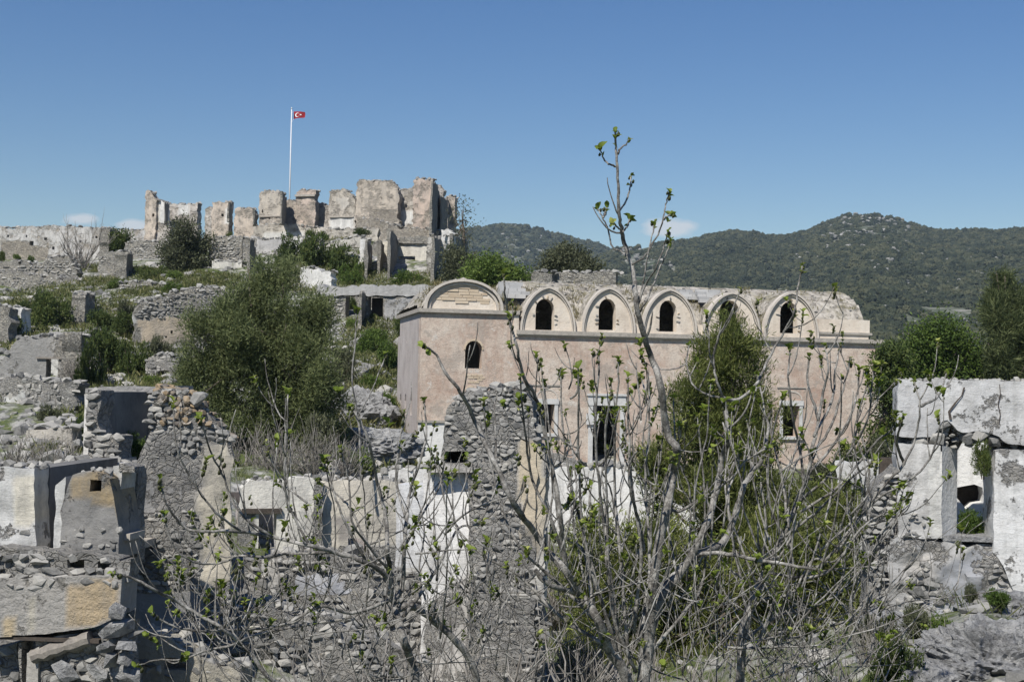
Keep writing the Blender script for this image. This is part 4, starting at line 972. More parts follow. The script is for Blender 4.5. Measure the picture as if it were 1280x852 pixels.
FG3 = Face(28, 44, 93, 43.5)
g3 = house('low wall of two pale block courses among dry twigs', FG3, 60, 'low_wall', 'wall')
piece(g3, FG3, [(30, 556), (60, 555.5), (92, 556)], None, mat=MF, base=(.75, (.40, .37, .32)), jag=.04, step=.16, th=.5)
piece(g3, FG3.back(.22), [(30, 537), (60, 536.5), (91, 536)], None, mat=MF, base=(.75, (.42, .39, .34)), jag=.04, step=.16, th=.5)
# ruin behind the church roof
FR = Face(662, 68, 772, 67)
br = house('grey wall fragments rising just behind the church roof', FR, 720, 'wall_fragment', 'wall')
piece(br, FR, [(663, 341), (675, 339.5), (690, 340)], None, mat=MF, base=(.3, (.44, .43, .41)), jag=.1, step=.2)
piece(br, FR.back(.7), [(690, 346), (697, 343), (705, 339.5), (728, 341), (730, 345)], None, mat=MF, base=(.1, GREYP), jag=.12, step=.2)
piece(br, FR.back(.2), [(728, 342), (740, 340), (758, 339), (771, 341)], None, mat=MF, base=(.1, (.42, .42, .41)), jag=.12, step=.2)
def face_stones(par, F, poly, size, seed, skip=.15):
    CAPS.setdefault(par, []).extend(stone_items(F, poly, size, .04, .6, seed=seed, skip=skip))
face_stones(b2, FB2, [(-10, 332), (50, 333), (60, 324), (88, 325), (95, 334), (95, 360), (-10, 360)], .34, 301); face_stones(b2, FB2.back(-2.2), [(-10, 347), (70, 348), (95, 352), (95, 372), (-10, 372)], .32, 302)
face_stones(b4, FB4, [(138, 358), (175, 354), (205, 358), (230, 364), (262, 360), (262, 376), (138, 374)], .28, 303); face_stones(b5, FB5, [(168, 390), (200, 374), (250, 361), (296, 368), (305, 374), (305, 400), (240, 397), (172, 397)], .21, 304); face_stones(b5, FB5, [(176, 428), (240, 428), (300, 410), (300, 450), (172, 450)], .2, 305, .35)
face_stones(ww, FU, [(262, 300), (285, 298), (303, 299), (303, 327), (262, 327)], .3, 306); face_stones(rb2, F2b, [(156, 305), (210, 303), (222, 307), (222, 330), (156, 330)], .32, 307); face_stones(b1, FB1, [(123, 320), (158, 317), (158, 345), (123, 345)], .26, 308, .3); face_stones(bh, FB, [(398, 372), (430, 372), (430, 415), (398, 415)], .24, 309, .2); face_stones(bh, FB, [(451, 372), (459, 372), (459, 412), (451, 412)], .22, 310)
face_stones(br, FR.back(.7), [(690, 347), (730, 344), (730, 358), (690, 358)], .22, 311, .3); face_stones(w3, FV, [(315, 314), (400, 312), (400, 330), (315, 330)], .3, 312, .2); face_stones(b3, Face(92, 75.5, 106, 75), [(92, 371), (106, 371), (106, 402), (92, 402)], .24, 313, .3)
for par_, it_ in CAPS.items(): place_stones(it_, par_, M['stone'], M['stones'], 0, 'top_stone')
# churchyard walls
FY = Face(480, 43, 905, 42.5)
yw = ruin('churchyard_wall', 'long low whitewashed wall with rubble coping in front of the church', 'wall', FY, 740)
wall('wall', FY, [(684, 583), (720, 584), (760, 583), (800, 590), (850, 594), (905, 597)], yw, M['rough'], None, base=(1.15, (.70, .69, .66)), jag=.05, step=.2, th=.5)
wall('wall', FY, [(470, 592), (500, 585), (530, 587), (560, 588), (600, 588)], yw, M['rough'], None, base=(1, (.66, .65, .63)), jag=.05, step=.2, th=.5)
place_stones(cap_items(FY, [(684, 583), (720, 584), (760, 583), (800, 590), (850, 594), (905, 597)], .32, .5, 5, 3) + cap_items(FY, [(470, 592), (500, 585), (530, 587), (600, 588)], .3, .5, 6, 2), yw, M['stone'], M['stones'], 120)
FY2 = Face(1045, 36, 1130, 35)
y2 = ruin('garden_wall', 'low grey and white wall between the church and the right ruin', 'wall', FY2, 1090)
wall('wall', FY2, [(1045, 578), (1070, 577), (1100, 574), (1130, 578)], y2, M['rough'], None, base=(.95, (.55, .55, .54)), jag=.1, step=.18, th=.5, zones=[([(1045, 598), (1130, 595), (1130, 700), (1045, 700)], .55, (.42, .42, .42))])
FY3 = Face(560, 47.5, 700, 47)
y3 = ruin('terrace_wall', 'rubble heap under the small church window beside the stone gable', 'wall', FY3, 690)
wall('wall', FY3, [(640, 575), (672, 566), (690, 568), (720, 574), (735, 582)], y3, M['near'], None, jag=.12, step=.2, th=.6)

# ================================================================== ruins: near
# --- tall corner ruin on the left
FA = Face(165, 19.0, 292, 19.25)
la_ = ruin('ruined_house', 'tall rubble house corner with a lichened stone top and cream plaster', 'ruin', FA, 230)
topA = [(186, 492), (200, 486), (215, 487), (232, 490), (246, 496), (254, 503), (259, 517), (271, 527), (283, 544), (291, 549)]
wall('wall', FA, [(166, 600), (172, 575), (180, 556), (185, 545), (186.5, 492)] + topA[1:], la_, M['near'], None, step=.09, rough=.035, jag=.05, th=.4, base=(.12, (.33, .32, .31)),
     zones=[([(250, 556), (290, 548), (292, 640), (288, 722), (258, 738), (250, 720), (250, 660), (244, 630), (252, 590)], 1.2, (.56, .51, .41)), ([(172, 575), (238, 566), (240, 640), (170, 640)], .4, (.30, .295, .285)), ([(236, 640), (250, 640), (250, 730), (236, 700)], .2, GREYP), ([(166, 740), (255, 742), (255, 800), (166, 800)], .85, (.25, .25, .25)), ([(256, 742), (292, 724), (292, 860), (256, 860)], .25, (.48, .43, .34)), ([(165, 800), (255, 800), (255, 870), (165, 870)], .85, (.42, .38, .3))])
st = stone_items(FA, [(186, 545), (186, 490), (200, 485), (232, 489), (254, 503), (260, 518), (283, 544), (292, 550), (252, 556), (240, 566), (180, 572)], .108, .022, .8, seed=31)
st2 = stone_items(FA, [(166, 640), (246, 636), (250, 735), (170, 742)], .10, .03, .75, seed=32, skip=.3) + stone_items(FA, [(258, 742), (290, 726), (292, 850), (258, 850)], .11, .035, .6, seed=33, skip=.35)
place_stones(st, la_, M['stone'], M['stones'], 290); place_stones(cap_items(FA, topA, .13, .6, 9, 3), la_, M['ochre'], M['stones'], 60, 'top_stone'); place_stones(st2, la_, M['stone'], M['stones'], 0, 'face_stone')
big = Matrix.Translation(FA.P(*FA.uv(250, 499), .0)) @ Matrix.Diagonal((.13, .14, .12, 1)); place_stones([(1, big)], la_, M['stone'], M['stones'], 1, 'boulder')
items = []
for k in range(48):
    x, y = random.uniform(200, 262), random.uniform(486, 530); u, v = FA.uv(x, y)
    if inside((u, v), [FA.uv(*p) for p in topA + [(283, 549), (240, 535), (200, 530), (188, 510)]]): items.append((random.uniform(.06, .1), Matrix.Translation(FA.P(u, v, -.025)) @ Matrix.Rotation(random.uniform(0, 3), 4, 'Y') @ Matrix.Diagonal((random.uniform(.04, .075), .05, random.uniform(.035, .06), 1))))
place_stones(items, la_, M['ochre'], M['ochre'], 60, 'lichened_stone')
# room behind: left wall, back wall, front sill wall, cap beam
FA2 = Face(110, 21, 205, 20.7)
wall('front_wall', FA2, [(110, 547), (125, 545), (148, 546)], la_, M['near'], [(110, 600), (148, 600)], step=.09, jag=.05, th=.4)
wall('pier', FA2, [(110.5, 487), (118, 486), (125.5, 487)], la_, M['near'], [(110.5, 549), (125.5, 549)], step=.09, jag=.04, th=.4)
place_stones(stone_items(FA2, [(110, 487), (126, 487), (126, 546), (149, 546), (149, 574), (110, 574)], .15, .04, .7, seed=35), la_, M['stone'], M['stones'], 70)
FAs = FA2.side(FA2.uv(117, 500)[0], .41)
L = 1.35; v_t, v_b = FA2.uv(118, 490)[1], FA2.uv(118, 575)[1] - .6
prism('side_wall', FAs, [(0, v_b), (L, v_b), (L, v_t), (0, v_t)], [], -.0, .3, M['shadewall'], la_)
FAb = FA2.back(1.78)
wall('back_wall', FAb, [(106, 492), (160, 492), (212, 493)], la_, M['rough'], None, step=.12, jag=.02, th=.4, base=(1.1, (.62, .6, .57)), zones=[([(172, 518), (205, 512), (212, 560), (150, 560), (150, 532)], 1.1, (.40, .39, .38))])
wall('cap_beam', FA2.back(1.65), [(106, 485), (150, 482.5), (222, 483.5)], la_, M['far'], [(106, 491.5), (222, 491.5)], step=.12, jag=.02, th=.55, base=(1, (.34, .33, .32)))
box('cap_slab', FA2, FA2.uv(110, 580)[0], FA2.uv(150, 580)[0], FA2.uv(120, 577)[1], FA2.uv(120, 572)[1], -.12, .5, M['ledge'], la_)
# --- whitewashed house with the chimney breast, bottom left
FH = Face(-8, 17.2, 170, 17)
hh = ruin('ruined_house', 'whitewashed ground floor with a stained chimney breast and dark recesses', 'ruin', FH, 110)
wall('white_wall', FH, [(-30, 581), (0, 582), (30, 584), (45.5, 585)], hh, M['rough'], [(-30, 692), (45.5, 692)], step=.08, jag=.02, th=.4, base=(.72, (.56, .56, .545)), zones=[([(20, 598), (46, 596), (46, 648), (38, 660), (20, 655)], 1.2, (.66, .62, .52))])
FHs = FH.side(FH.uv(45, 600)[0], .0)
prism('side_wall', FHs, [(.401, FH.uv(40, 692)[1]), (2.6, FH.uv(40, 692)[1]), (2.6, FH.uv(40, 586)[1]), (.401, FH.uv(40, 586)[1])], [], .0, .3, M['shadewall'], hh)
FHb = FH.back(2.6)
wall('back_wall', FHb, [(40, 584), (100, 576), (155, 578), (175, 582)], hh, M['rough'], [(40, 700), (175, 700)], step=.12, jag=.02, th=.4, base=(1.1, (.64, .62, .58)))
box('floor', FH, FH.uv(-8, 690)[0], FH.uv(120, 690)[0], FH.uv(80, 693)[1] - .1, FH.uv(80, 693)[1], .0, 2.5, M['ledge'], hh)
# chimney breast: tapered hood with a broken flue hole
a, b, c, d_ = FH.uv(76, 697), FH.uv(150, 697), FH.uv(141, 596), FH.uv(92, 596)
cb = wall('chimney_breast', FH.back(-.15), [(76.5, 640), (82, 610), (92, 593), (105, 590), (120, 589.5), (134, 593), (141, 604), (146, 640), (149, 660)], hh, M['near'], [(76.5, 698), (149, 698)], holes=[(112, 600, 127, 614)], step=.07, jag=.03, th=.7, rough=.02, base=(.78, (.24, .235, .225)),
     zones=[([(84, 596), (112, 588), (142, 594), (144, 632), (86, 622)], .8, (.34, .26, .15))])
wall('corner_strip', FH.back(-.1), [(70, 606), (74, 602), (82, 596)], hh, M['rough'], [(70, 694), (80, 694)], step=.08, jag=.02, th=.5, base=(1.2, (.6, .6, .58)))
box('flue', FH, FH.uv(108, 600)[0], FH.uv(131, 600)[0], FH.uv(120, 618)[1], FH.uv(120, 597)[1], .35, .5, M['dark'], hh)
wall('jamb', FH.back(.1), [(141, 582), (146, 581), (151.5, 583)], hh, M['rough'], [(141, 668), (151.5, 668)], step=.08, jag=.02, th=.5, base=(1, (.5, .49, .46)))
wall('recess_back', FH.back(.6), [(146, 584), (172, 586)], hh, M['near'], [(146, 700), (172, 700)], step=.12, jag=.02, th=.3)
wall('recess_lintel', FH.back(.1), [(147, 581), (156, 579), (167, 582)], hh, M['near'], [(147, 588), (167, 587)], step=.06, jag=.04, th=.35)
box('recess_shelf', FH, FH.uv(150, 580)[0], FH.uv(165, 580)[0], FH.uv(160, 675)[1], FH.uv(160, 667)[1], .0, .5, M['ledge'], hh)
# ledge courses under the floor
FL2 = Face(-8, 16.6, 172, 16.4)
wall('ledge', FL2, [(-30, 686), (40, 687), (75, 690), (120, 694), (164, 700)], hh, M['near'], [(-30, 728), (164, 728)], step=.08, jag=.05, th=.35, rough=.04, base=(.4, (.30, .295, .28)), holes=[(84, 699, 104, 709), (122, 702, 136, 712)])
place_stones(stone_items(FL2, [(-10, 700), (84, 703), (84, 712), (140, 714), (168, 706), (168, 724), (-10, 724)], .17, .05, .6, seed=36, skip=.1) + stone_items(FL2, [(-10, 688), (75, 692), (168, 702), (84, 698), (-10, 700)], .13, .04, .6, seed=86, skip=.2), hh, M['stone'], M['stones'], 120)
wall('panel', FL2.back(-.12), [(-30, 724), (0, 723), (70, 722), (120, 720), (152, 719)], hh, M['far'], [(-30, 799), (0, 796), (60, 792), (120, 783), (152, 770)], step=.08, jag=.025, th=.5, rough=.025, base=(.8, (.36, .345, .32)), zones=[([(84, 730), (140, 722), (152, 760), (120, 782), (84, 785)], 1.1, (.46, .36, .23)), ([(32, 745), (46, 745), (46, 790), (32, 790)], 1.1, (.46, .43, .36)), ([(0, 770), (20, 770), (20, 800), (0, 800)], 1, OCHRE)])
box('lower_lintel', FL2, FL2.uv(-20, 795)[0], FL2.uv(128, 790)[0], FL2.uv(60, 799)[1], FL2.uv(60, 794)[1] - .005, -.1, .5, M['dark'], hh)
# cellar below: opening with log lintel, stone jamb
wall('cellar_wall', FL2.back(.02), [(26, 800), (60, 796), (100, 790), (125, 784), (164, 772)], hh, M['near'], None, step=.09, jag=.03, th=.3, rough=.05, holes=[(26, 796, 46, 880)], base=(.3, (.38, .35, .3)))
wall('cellar_back', FL2.back(1.6), [(-40, 780), (60, 780)], hh, M['near'], None, step=.2, jag=.02, th=.3)
wall('cellar_wall', FL2.back(.3), [(-30, 800), (10, 812), (26, 806)], hh, M['near'], None, step=.09, jag=.03, th=.5, rough=.06)
vs, fs = [], []; r_ = random.Random(3); lp_ = [FL2.P(*FL2.uv(44 + 8 * k, 819 - 2.5 * k), -.06 + r_.uniform(-.012, .012)) + UP * r_.uniform(-.012, .012) for k in range(10)]
tube_data(lp_, [.085 * r_.uniform(.82, 1.15) for _ in lp_], 9, vs, fs); mesh('log', [v + Vector((0, 0, .012 * noise.noise(v * 14))) for v in vs], fs, M['log'], hh)
wall('cellar_jamb', FL2.back(-.06), [(34, 815), (42, 806), (49, 806)], hh, M['rough'], None, step=.1, jag=.02, th=.3, base=(1, (.42, .4, .36)))
place_stones(stone_items(FL2.back(.02), [(48, 828), (84, 815), (125, 786), (170, 772), (170, 860), (48, 860)], .16, .03, .65, seed=87, skip=.1) + stone_items(FL2.back(.3), [(-10, 804), (26, 808), (26, 860), (-10, 860)], .2, .05, .7, seed=88, skip=.1), hh, M['stone'], M['stones'], 60)
place_stones(stone_items(FL2, [(125, 770), (152, 745), (166, 770), (160, 850), (70, 850), (84, 826)], .26, .12, .75, seed=37, skip=.1), hh, M['rock'], M['stones'], 40, 'boulder')
# wall between the two, lower right
FM = Face(160, 17.6, 300, 17.4)
m2 = ruin('retaining_wall', 'stained retaining wall with a dark slot at the foot of the tall corner ruin', 'wall', FM, 210)
wall('wall', FM, [(160, 790), (190, 792), (215, 800), (240, 818), (262, 830), (300, 835)], m2, M['far'], None, step=.1, jag=.04, th=.5, rough=.05, base=(1, (.40, .37, .3)), holes=[(205, 822, 236, 836)])
# --- central stone gable
FG_ = Face(548, 24.2, 684, 24)
cg = ruin('chimney_gable', 'tall rounded rubble gable with a tan plaster strip rising among branches', 'ruin', FG_, 620)
topG = [(553, 545), (554, 522), (558, 510), (566, 500), (576, 493), (590, 489), (612, 487), (640, 485), (654, 486), (661, 491), (667, 503), (670, 518), (672, 540)]
wall('wall', FG_, topG, cg, M['near'], [(553, 582), (588, 582), (592, 900), (672, 900)], step=.1, rough=.04, jag=.05, th=1.0, holes=[(556, 564, 585, 578)], base=(.1, (.36, .35, .34)), zones=[([(646, 552), (664, 548), (682, 556), (682, 648), (676, 700), (650, 640)], 1.2, (.49, .42, .31)), ([(595, 520), (640, 520), (640, 560), (600, 560)], .0, GREYP), ([(570, 545), (600, 560), (600, 600), (560, 566)], .5, (.36, .35, .34))])
wall('stack', FG_.back(.05), [(589, 585), (640, 575), (660, 556), (674, 556), (682.5, 566)], cg, M['near'], None, step=.1, rough=.04, jag=.03, th=.9, base=(.2, (.37, .36, .35)), zones=[([(648, 560), (682, 560), (682, 690), (652, 690)], 1.1, (.50, .44, .34)), ([(660, 690), (682, 690), (682, 760), (660, 760)], .9, (.6, .58, .53))])
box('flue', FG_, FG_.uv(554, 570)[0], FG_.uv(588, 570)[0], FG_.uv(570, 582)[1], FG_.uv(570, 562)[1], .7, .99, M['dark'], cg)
stg = stone_items(FG_, [(556, 545), (558, 508), (576, 492), (612, 487), (654, 487), (666, 503), (671, 535), (671, 552), (646, 548), (646, 590), (588, 590), (586, 564)], .125, .018, .7, skip=.2, seed=41, avoid=[(556, 562, 588, 580)])
place_stones(stg, cg, M['stone'], M['stones'], 290); place_stones(cap_items(FG_, topG[2:], .19, .9, 42, 3), cg, M['stone'], M['stones'], 30, 'top_stone')
place_stones(stone_items(FG_, [(592, 590), (648, 590), (652, 700), (682, 700), (682, 850), (592, 850)], .15, .03, .7, seed=43, skip=.45), cg, M['stone'], M['stones'], 0, 'face_stone')
wall('shelf', FG_.back(-.08), [(533, 582), (560, 580), (590, 581)], cg, M['far'], [(533, 590), (590, 590)], step=.1, jag=.03, th=.6, base=(1, (.42, .4, .37)))
FW = Face(496, 24.6, 600, 24.3)
wh = ruin('ruined_house', 'white house wall behind the fig twigs left of the stone gable', 'ruin', FW, 550)
wall('wall', FW, [(530, 590), (560, 588), (594, 588)], wh, M['rough'], None, step=.12, jag=.03, th=.4, base=(1.1, (.70, .69, .67)), zones=[([(530, 760), (600, 700), (600, 900), (530, 900)], .6, (.5, .48, .45))])
wall('wall', FW.back(.9), [(496, 606), (512, 604), (531, 602)], wh, M['rough'], None, step=.12, jag=.04, th=.4, base=(1, (.6, .61, .62)))
# --- white house with doorway
FD = Face(298, 29.5, 505, 30.5)
dh = ruin('ruined_house', 'cream roofless house with a dark doorway behind the fig branches', 'ruin', FD, 390)
wall('wall', FD, [(300, 610), (312, 600), (330, 603), (352, 602), (375, 598), (393, 597)], dh, M['rough'], None, step=.11, jag=.06, th=.5, holes=[(322, 642, 346, 696)], base=(1.05, (.68, .655, .59)), zones=[([(298, 694), (400, 694), (400, 800), (298, 800)], .1, GREYP), ([(298, 640), (318, 640), (318, 700), (298, 700)], .4, GREYP)])
wall('wall', FD.back(.25), [(403, 602), (440, 600), (470, 600), (505, 603)], dh, M['rough'], None, step=.11, jag=.05, th=.5, holes=[(435, 672, 460, 692)], base=(1.05, (.64, .59, .50)), zones=[([(420, 648), (436, 648), (436, 676), (420, 676)], 1, (.36, .33, .3)), ([(440, 680), (505, 680), (505, 790), (400, 790), (400, 692)], .3, GREYP)])
wall('pier', FD.back(-.02), [(392.5, 602), (398, 600), (404, 604)], dh, M['near'], None, step=.11, jag=.08, th=.6, base=(-.5, GREYP))
box('lintel', FD, FD.uv(302, 636)[0], FD.uv(352, 636)[0], FD.uv(330, 641)[1], FD.uv(330, 635)[1], -.07, .4, M['dark'], dh)
wall('back_wall', FD.back(3.2), [(298, 612), (400, 606), (505, 606)], dh, M['grey'], None, step=.25, jag=.05, th=.4); 
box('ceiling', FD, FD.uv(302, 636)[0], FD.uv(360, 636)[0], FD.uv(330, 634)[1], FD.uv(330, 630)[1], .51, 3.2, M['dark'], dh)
wall('wing_wall', Face(404, 30.2, 412, 33), [(404, 606), (412, 604)], dh, M['near'], None, step=.2, jag=.05)
FD2 = Face(290, 24.5, 560, 24.8)
dw = ruin('terrace_wall', 'low tumbled rubble wall below the cream house', 'wall', FD2, 400)
wall('wall', FD2, [(292, 704), (330, 700), (352, 697), (372, 692), (390, 690), (440, 697), (470, 706), (500, 715), (560, 730)], dw, M['near'], None, step=.13, jag=.1, th=.6, rough=.06, base=(.15, (.40, .40, .41)), zones=[([(364, 716), (420, 716), (440, 740), (364, 745)], .95, (.46, .47, .5)), ([(325, 700), (350, 700), (350, 730), (325, 730)], .9, (.5, .48, .44))])
place_stones(stone_items(FD2, [(292, 706), (352, 698), (390, 692), (440, 699), (500, 716), (560, 732), (560, 850), (292, 850)], .2, .05, .7, seed=45, skip=.45, avoid=[(364, 714, 432, 745)]) + cap_items(FD2, [(292, 704), (352, 697), (390, 690), (440, 697), (500, 715), (560, 730)], .26, .6, 46, 2), dw, M['stone'], M['stones'], 260)
FD3 = Face(284, 19.6, 530, 20.4); wall('bank', FD3, [(284, 772), (310, 760), (340, 758), (372, 768), (410, 776), (450, 792), (490, 812), (530, 835)], dw, M['near'], None, step=.12, jag=.12, th=.8, rough=.07, base=(.3, (.42, .41, .38)))
place_stones(stone_items(FD3, [(286, 776), (312, 764), (340, 762), (410, 780), (450, 796), (530, 838), (530, 870), (286, 870)], .16, .05, .65, seed=47, skip=.3) + cap_items(FD3, [(284, 772), (310, 760), (340, 758), (410, 776), (450, 792), (530, 835)], .2, .8, 48, 3), dw, M['stone'], M['stones'], 40)
# --- right-hand white ruin
FRt = Face(1108, 22.3, 1300, 22)
rr_ = ruin('ruined_house', 'whitewashed ruin with a cracked lintel over an open window', 'ruin', FRt, 1200)
wall('wall', FRt, [(1122, 476), (1140, 474.5), (1165, 475.5), (1200, 475), (1240, 475.5), (1300, 477)], rr_, M['rough'], [(1122, 545), (1150, 548), (1166, 546), (1176, 528), (1186, 524), (1196, 536), (1206, 541), (1225, 538), (1240, 541), (1256, 553), (1300, 559)], step=.08, jag=.05, rough=.018, th=.5, base=(.72, (.53, .53, .525)), zones=[([(1122, 476), (1180, 476), (1175, 545), (1122, 545)], 1.0, (.50, .50, .50))])
wall('pier', FRt, [(1122.5, 557), (1150, 555), (1164, 556), (1177, 558)], rr_, M['rough'], [(1122.5, 672), (1177, 672)], step=.08, jag=.04, rough=.018, th=.5, base=(.7, (.57, .565, .55)), zones=[([(1122, 556), (1162, 556), (1162, 672), (1122, 672)], .85, (.55, .54, .52)), ([(1163, 556), (1178, 556), (1178, 672), (1163, 672)], 1.1, (.68, .67, .63))])
ra, rb_ = FRt.uv(1177.3, 600)[0], FRt.uv(1196.5, 600, .5)[0]; rz0, rz1 = FRt.uv(1185, 676)[1], FRt.uv(1185, 556)[1]
mesh('splayed_reveal', [FRt.P(u, v + .04 * math.sin(u * 9 + v * 5), w_) for v in np.linspace(rz0, rz1, 12) for u, w_ in ((ra, .004), (ra * .5 + rb_ * .5, .25), (rb_, .5), (rb_, .8))], [(k * 4 + q, k * 4 + q + 1, k * 4 + q + 5, k * 4 + q + 4) for k in range(11) for q in range(3)], M['lime'], rr_)
wall('pier', FRt, [(1243, 562), (1262, 561), (1300, 562)], rr_, M['rough'], [(1243, 690), (1243.5, 690), (1250, 700), (1270, 745), (1300, 800)], step=.08, jag=.015, rough=.018, th=.8, base=(.75, (.62, .62, .61)))
FRs = FRt.back(.45)
wall('recess_back', FRs, [(1123, 540), (1190, 515), (1300, 545)], rr_, M['near'], [(1123, 565), (1195, 565), (1205, 545), (1242, 545), (1244, 568), (1300, 568)], step=.12, jag=.02, th=.35)
FRb = FRt.back(2.2); prism('back_wall', FRb, [FRb.uv(*p) for p in ((1150, 700), (1300, 700), (1300, 556), (1262, 552), (1215, 556), (1150, 550))], [[FRb.uv(*p) for p in ((1196, 609), (1206, 607), (1218, 605), (1228, 609), (1229.5, 618), (1228, 627), (1216, 629), (1208, 637), (1203, 630), (1196, 622))]], 0, .4, M['lime'], rr_)
box('recess', FRt, FRt.uv(1130, 600)[0], FRt.uv(1290, 600)[0], FRt.uv(1210, 650)[1], FRt.uv(1210, 585)[1], 2.75, 2.9, M['dark'], rr_)  # dark slab added behind the back wall's hole, coloured to read as shadow
box('sill', FRt, FRt.uv(1179, 675)[0], FRt.uv(1242.5, 675)[0], FRt.uv(1215, 677)[1], FRt.uv(1215, 671)[1], .035, .8, M['rock'], rr_)
wall('footing', FRt.back(.03), [(1112, 672), (1140, 672.5), (1193, 673), (1215, 681), (1243, 682), (1246, 692), (1262, 720), (1272, 746), (1300, 800)], rr_, M['rough'], None, step=.08, jag=.03, rough=.075, th=.9, base=(.62, (.40, .395, .385)), zones=[([(1126, 690), (1166, 690), (1166, 726), (1126, 726)], 1.1, (.47, .45, .42)), ([(1122, 726), (1165, 726), (1165, 740), (1122, 740)], .1, GREYP), ([(1172, 712), (1215, 690), (1240, 690), (1220, 790), (1160, 790)], .62, (.29, .30, .32))])
wall('side_rubble', FRt.back(.1), [(1084, 640), (1092, 612), (1100, 602), (1112, 596), (1122, 580)], rr_, M['near'], None, step=.1, jag=.08, rough=.06, th=.8, base=(.1, (.4, .38, .35)))
place_stones(stone_items(FRt.back(.08), [(1086, 645), (1100, 604), (1121, 585), (1122, 660), (1124, 770), (1086, 770)], .17, .06, .6, seed=51), rr_, M['stone'], M['stones'], 130)
place_stones(stone_items(FRt.back(.22), [(1124, 546), (1166, 545), (1178, 524), (1190, 523), (1206, 540), (1240, 540), (1258, 552), (1298, 558), (1298, 566), (1244, 564), (1236, 556), (1200, 556), (1190, 562), (1124, 558)], .13, .06, .7, seed=91, skip=.25), rr_, M['stone'], M['stones'], 60)
for pth in ([(1188, 524), (1186, 514), (1194, 503), (1202, 494), (1205, 484)], [(1249, 480), (1250, 492), (1247, 505), (1250, 517), (1248, 530)]):
    q_ = [FRt.uv(*p) for p in pth]; wd = [.022, .016, .012, .008, .014] if pth[0][0] < 1200 else [.006] * 5
    mesh('crack_shade_strip', [FRt.P(u + s * w_ * (1 + .4 * math.sin(7 * k)), v, -.028) for k, ((u, v), w_) in enumerate(zip(q_, wd)) for s in (-1, 1)] + [FRt.P(u, v, .02) for u, v in q_], [(2 * k, 2 * k + 1, 2 * k + 3, 2 * k + 2) for k in range(4)], M['dark'], rr_)
for x, y, s_ in ((1181, 531, .135), (1172, 548, .15), (1212, 548, .14), (1228, 545, .15), (1244, 551, .12), (1150, 553, .12), (1165, 728, .14), (1148, 738, .16), (1180, 745, .13), (1135, 748, .13)):
    place_stones([(1, Matrix.Translation(FRt.P(*FRt.uv(x, y), .12)) @ Matrix.Rotation(random.uniform(-.5, .5), 4, 'Y') @ Matrix.Diagonal((s_ * 1.2, s_, s_ * .8, 1)))], rr_, M['stone'], M['stones'], 1, 'boulder')
# cracks: dark strips proud of the wall stand in for shade in the gaps; the lintel break is real geometry above
for F_, ln, sz, par, sd, th_ in ((FH, [(-30, 581), (0, 582), (45, 585)], .12, hh, 61, .4), (FH.back(2.6), [(40, 584), (100, 576), (172, 582)], .14, hh, 62, .4), (FH.back(-.15), [(92, 593), (105, 590), (120, 589.5), (134, 593)], .10, hh, 63, .6), (FD, [(300, 610), (312, 600), (352, 602), (393, 597)], .16, dh, 64, .5), (FD.back(.25), [(403, 602), (440, 600), (505, 603)], .16, dh, 65, .5), (FRt, [(1122, 476), (1165, 475.5), (1300, 477)], .09, rr_, 66, .5), (FRt, [(1122, 556), (1193, 560)], .10, rr_, 67, .8), (FW, [(530, 590), (594, 588)], .13, wh, 68, .4), (FM, [(160, 790), (215, 800), (262, 830), (300, 835)], .16, m2, 69, .5)):
    place_stones(cap_items(F_, ln, sz, th_, sd, 2), par, M['stone'], M['stones'], 24, 'top_stone')
for F_, poly, sz, par, sd, sk in ((FL2.back(-.12), [(0, 724), (150, 720), (150, 732), (0, 736)], .12, hh, 71, .4), (FH, [(0, 660), (45, 660), (45, 692), (0, 692)], .11, hh, 72, .5), (FH.back(-.15), [(78, 660), (149, 655), (149, 698), (78, 698)], .11, hh, 73, .45), (FRt.back(.03), [(1122, 724), (1166, 700), (1180, 715), (1170, 772), (1122, 772)], .15, rr_, 74, .2), (FRt, [(1130, 640), (1160, 645), (1160, 672), (1126, 672)], .1, rr_, 75, .5), (FRt.back(.03), [(1230, 690), (1262, 720), (1270, 770), (1215, 770)], .16, rr_, 76, .25), (FM, [(160, 795), (250, 830), (290, 850), (160, 860)], .17, m2, 77, .45), (FD, [(300, 690), (400, 694), (400, 720), (300, 720)], .16, dh, 78, .3)):
    place_stones(stone_items(F_, poly, sz, .02, .65, seed=sd, skip=sk), par, M['stone'], M['stones'], 60, 'stone')
# rocks at the lower right
def outcrop(label, px, py, Y, w_, h_, d_, seed, sd=5):
    bm = bmesh.new(); bmesh.ops.create_icosphere(bm, subdivisions=sd, radius=1)
    for v in bm.verts:
        p = v.co.copy(); q = p * 1.6 + Vector((seed, seed * 2, 0)); k = 1 + .3 * noise.fractal(q, .8, 2.2, 5) + .16 * (abs(noise.noise(Vector((q.x * 1.5, q.y * 1.5, q.z * 5 + q.x * 2)))) - .2) + .07 * noise.noise(q * 7) + .04 * noise.noise(q * 15); c_ = noise.cell(Vector((p.x * 2.5 + seed, p.y * 2.5, p.z * 5))) * .09
        vd = noise.voronoi(Vector((q.x * 2.2, q.y * 2.2, q.z * 4.5 + q.x)) + noise.noise_vector(q * 3) * .35)[0]; c_ = c_ * .4 - .09 * max(0, .22 - (vd[1] - vd[0])) + .07 * noise.noise(q * 24)
        v.co = Vector((p.x * w_, p.y * d_, p.z * h_)) * (k + c_)
    me = bpy.data.meshes.new('rock_outcrop'); bm.to_mesh(me); bm.free(); me.materials.append(M['rock'])
    p = at(px, py, Y); p.z -= max(0, (p.z - h_ * .6) - gz(p.x, p.y)); o = link('rock_outcrop', me, None, tuple(p)); return tag(o, label, 'rock', 'limestone outcrops in the foreground')
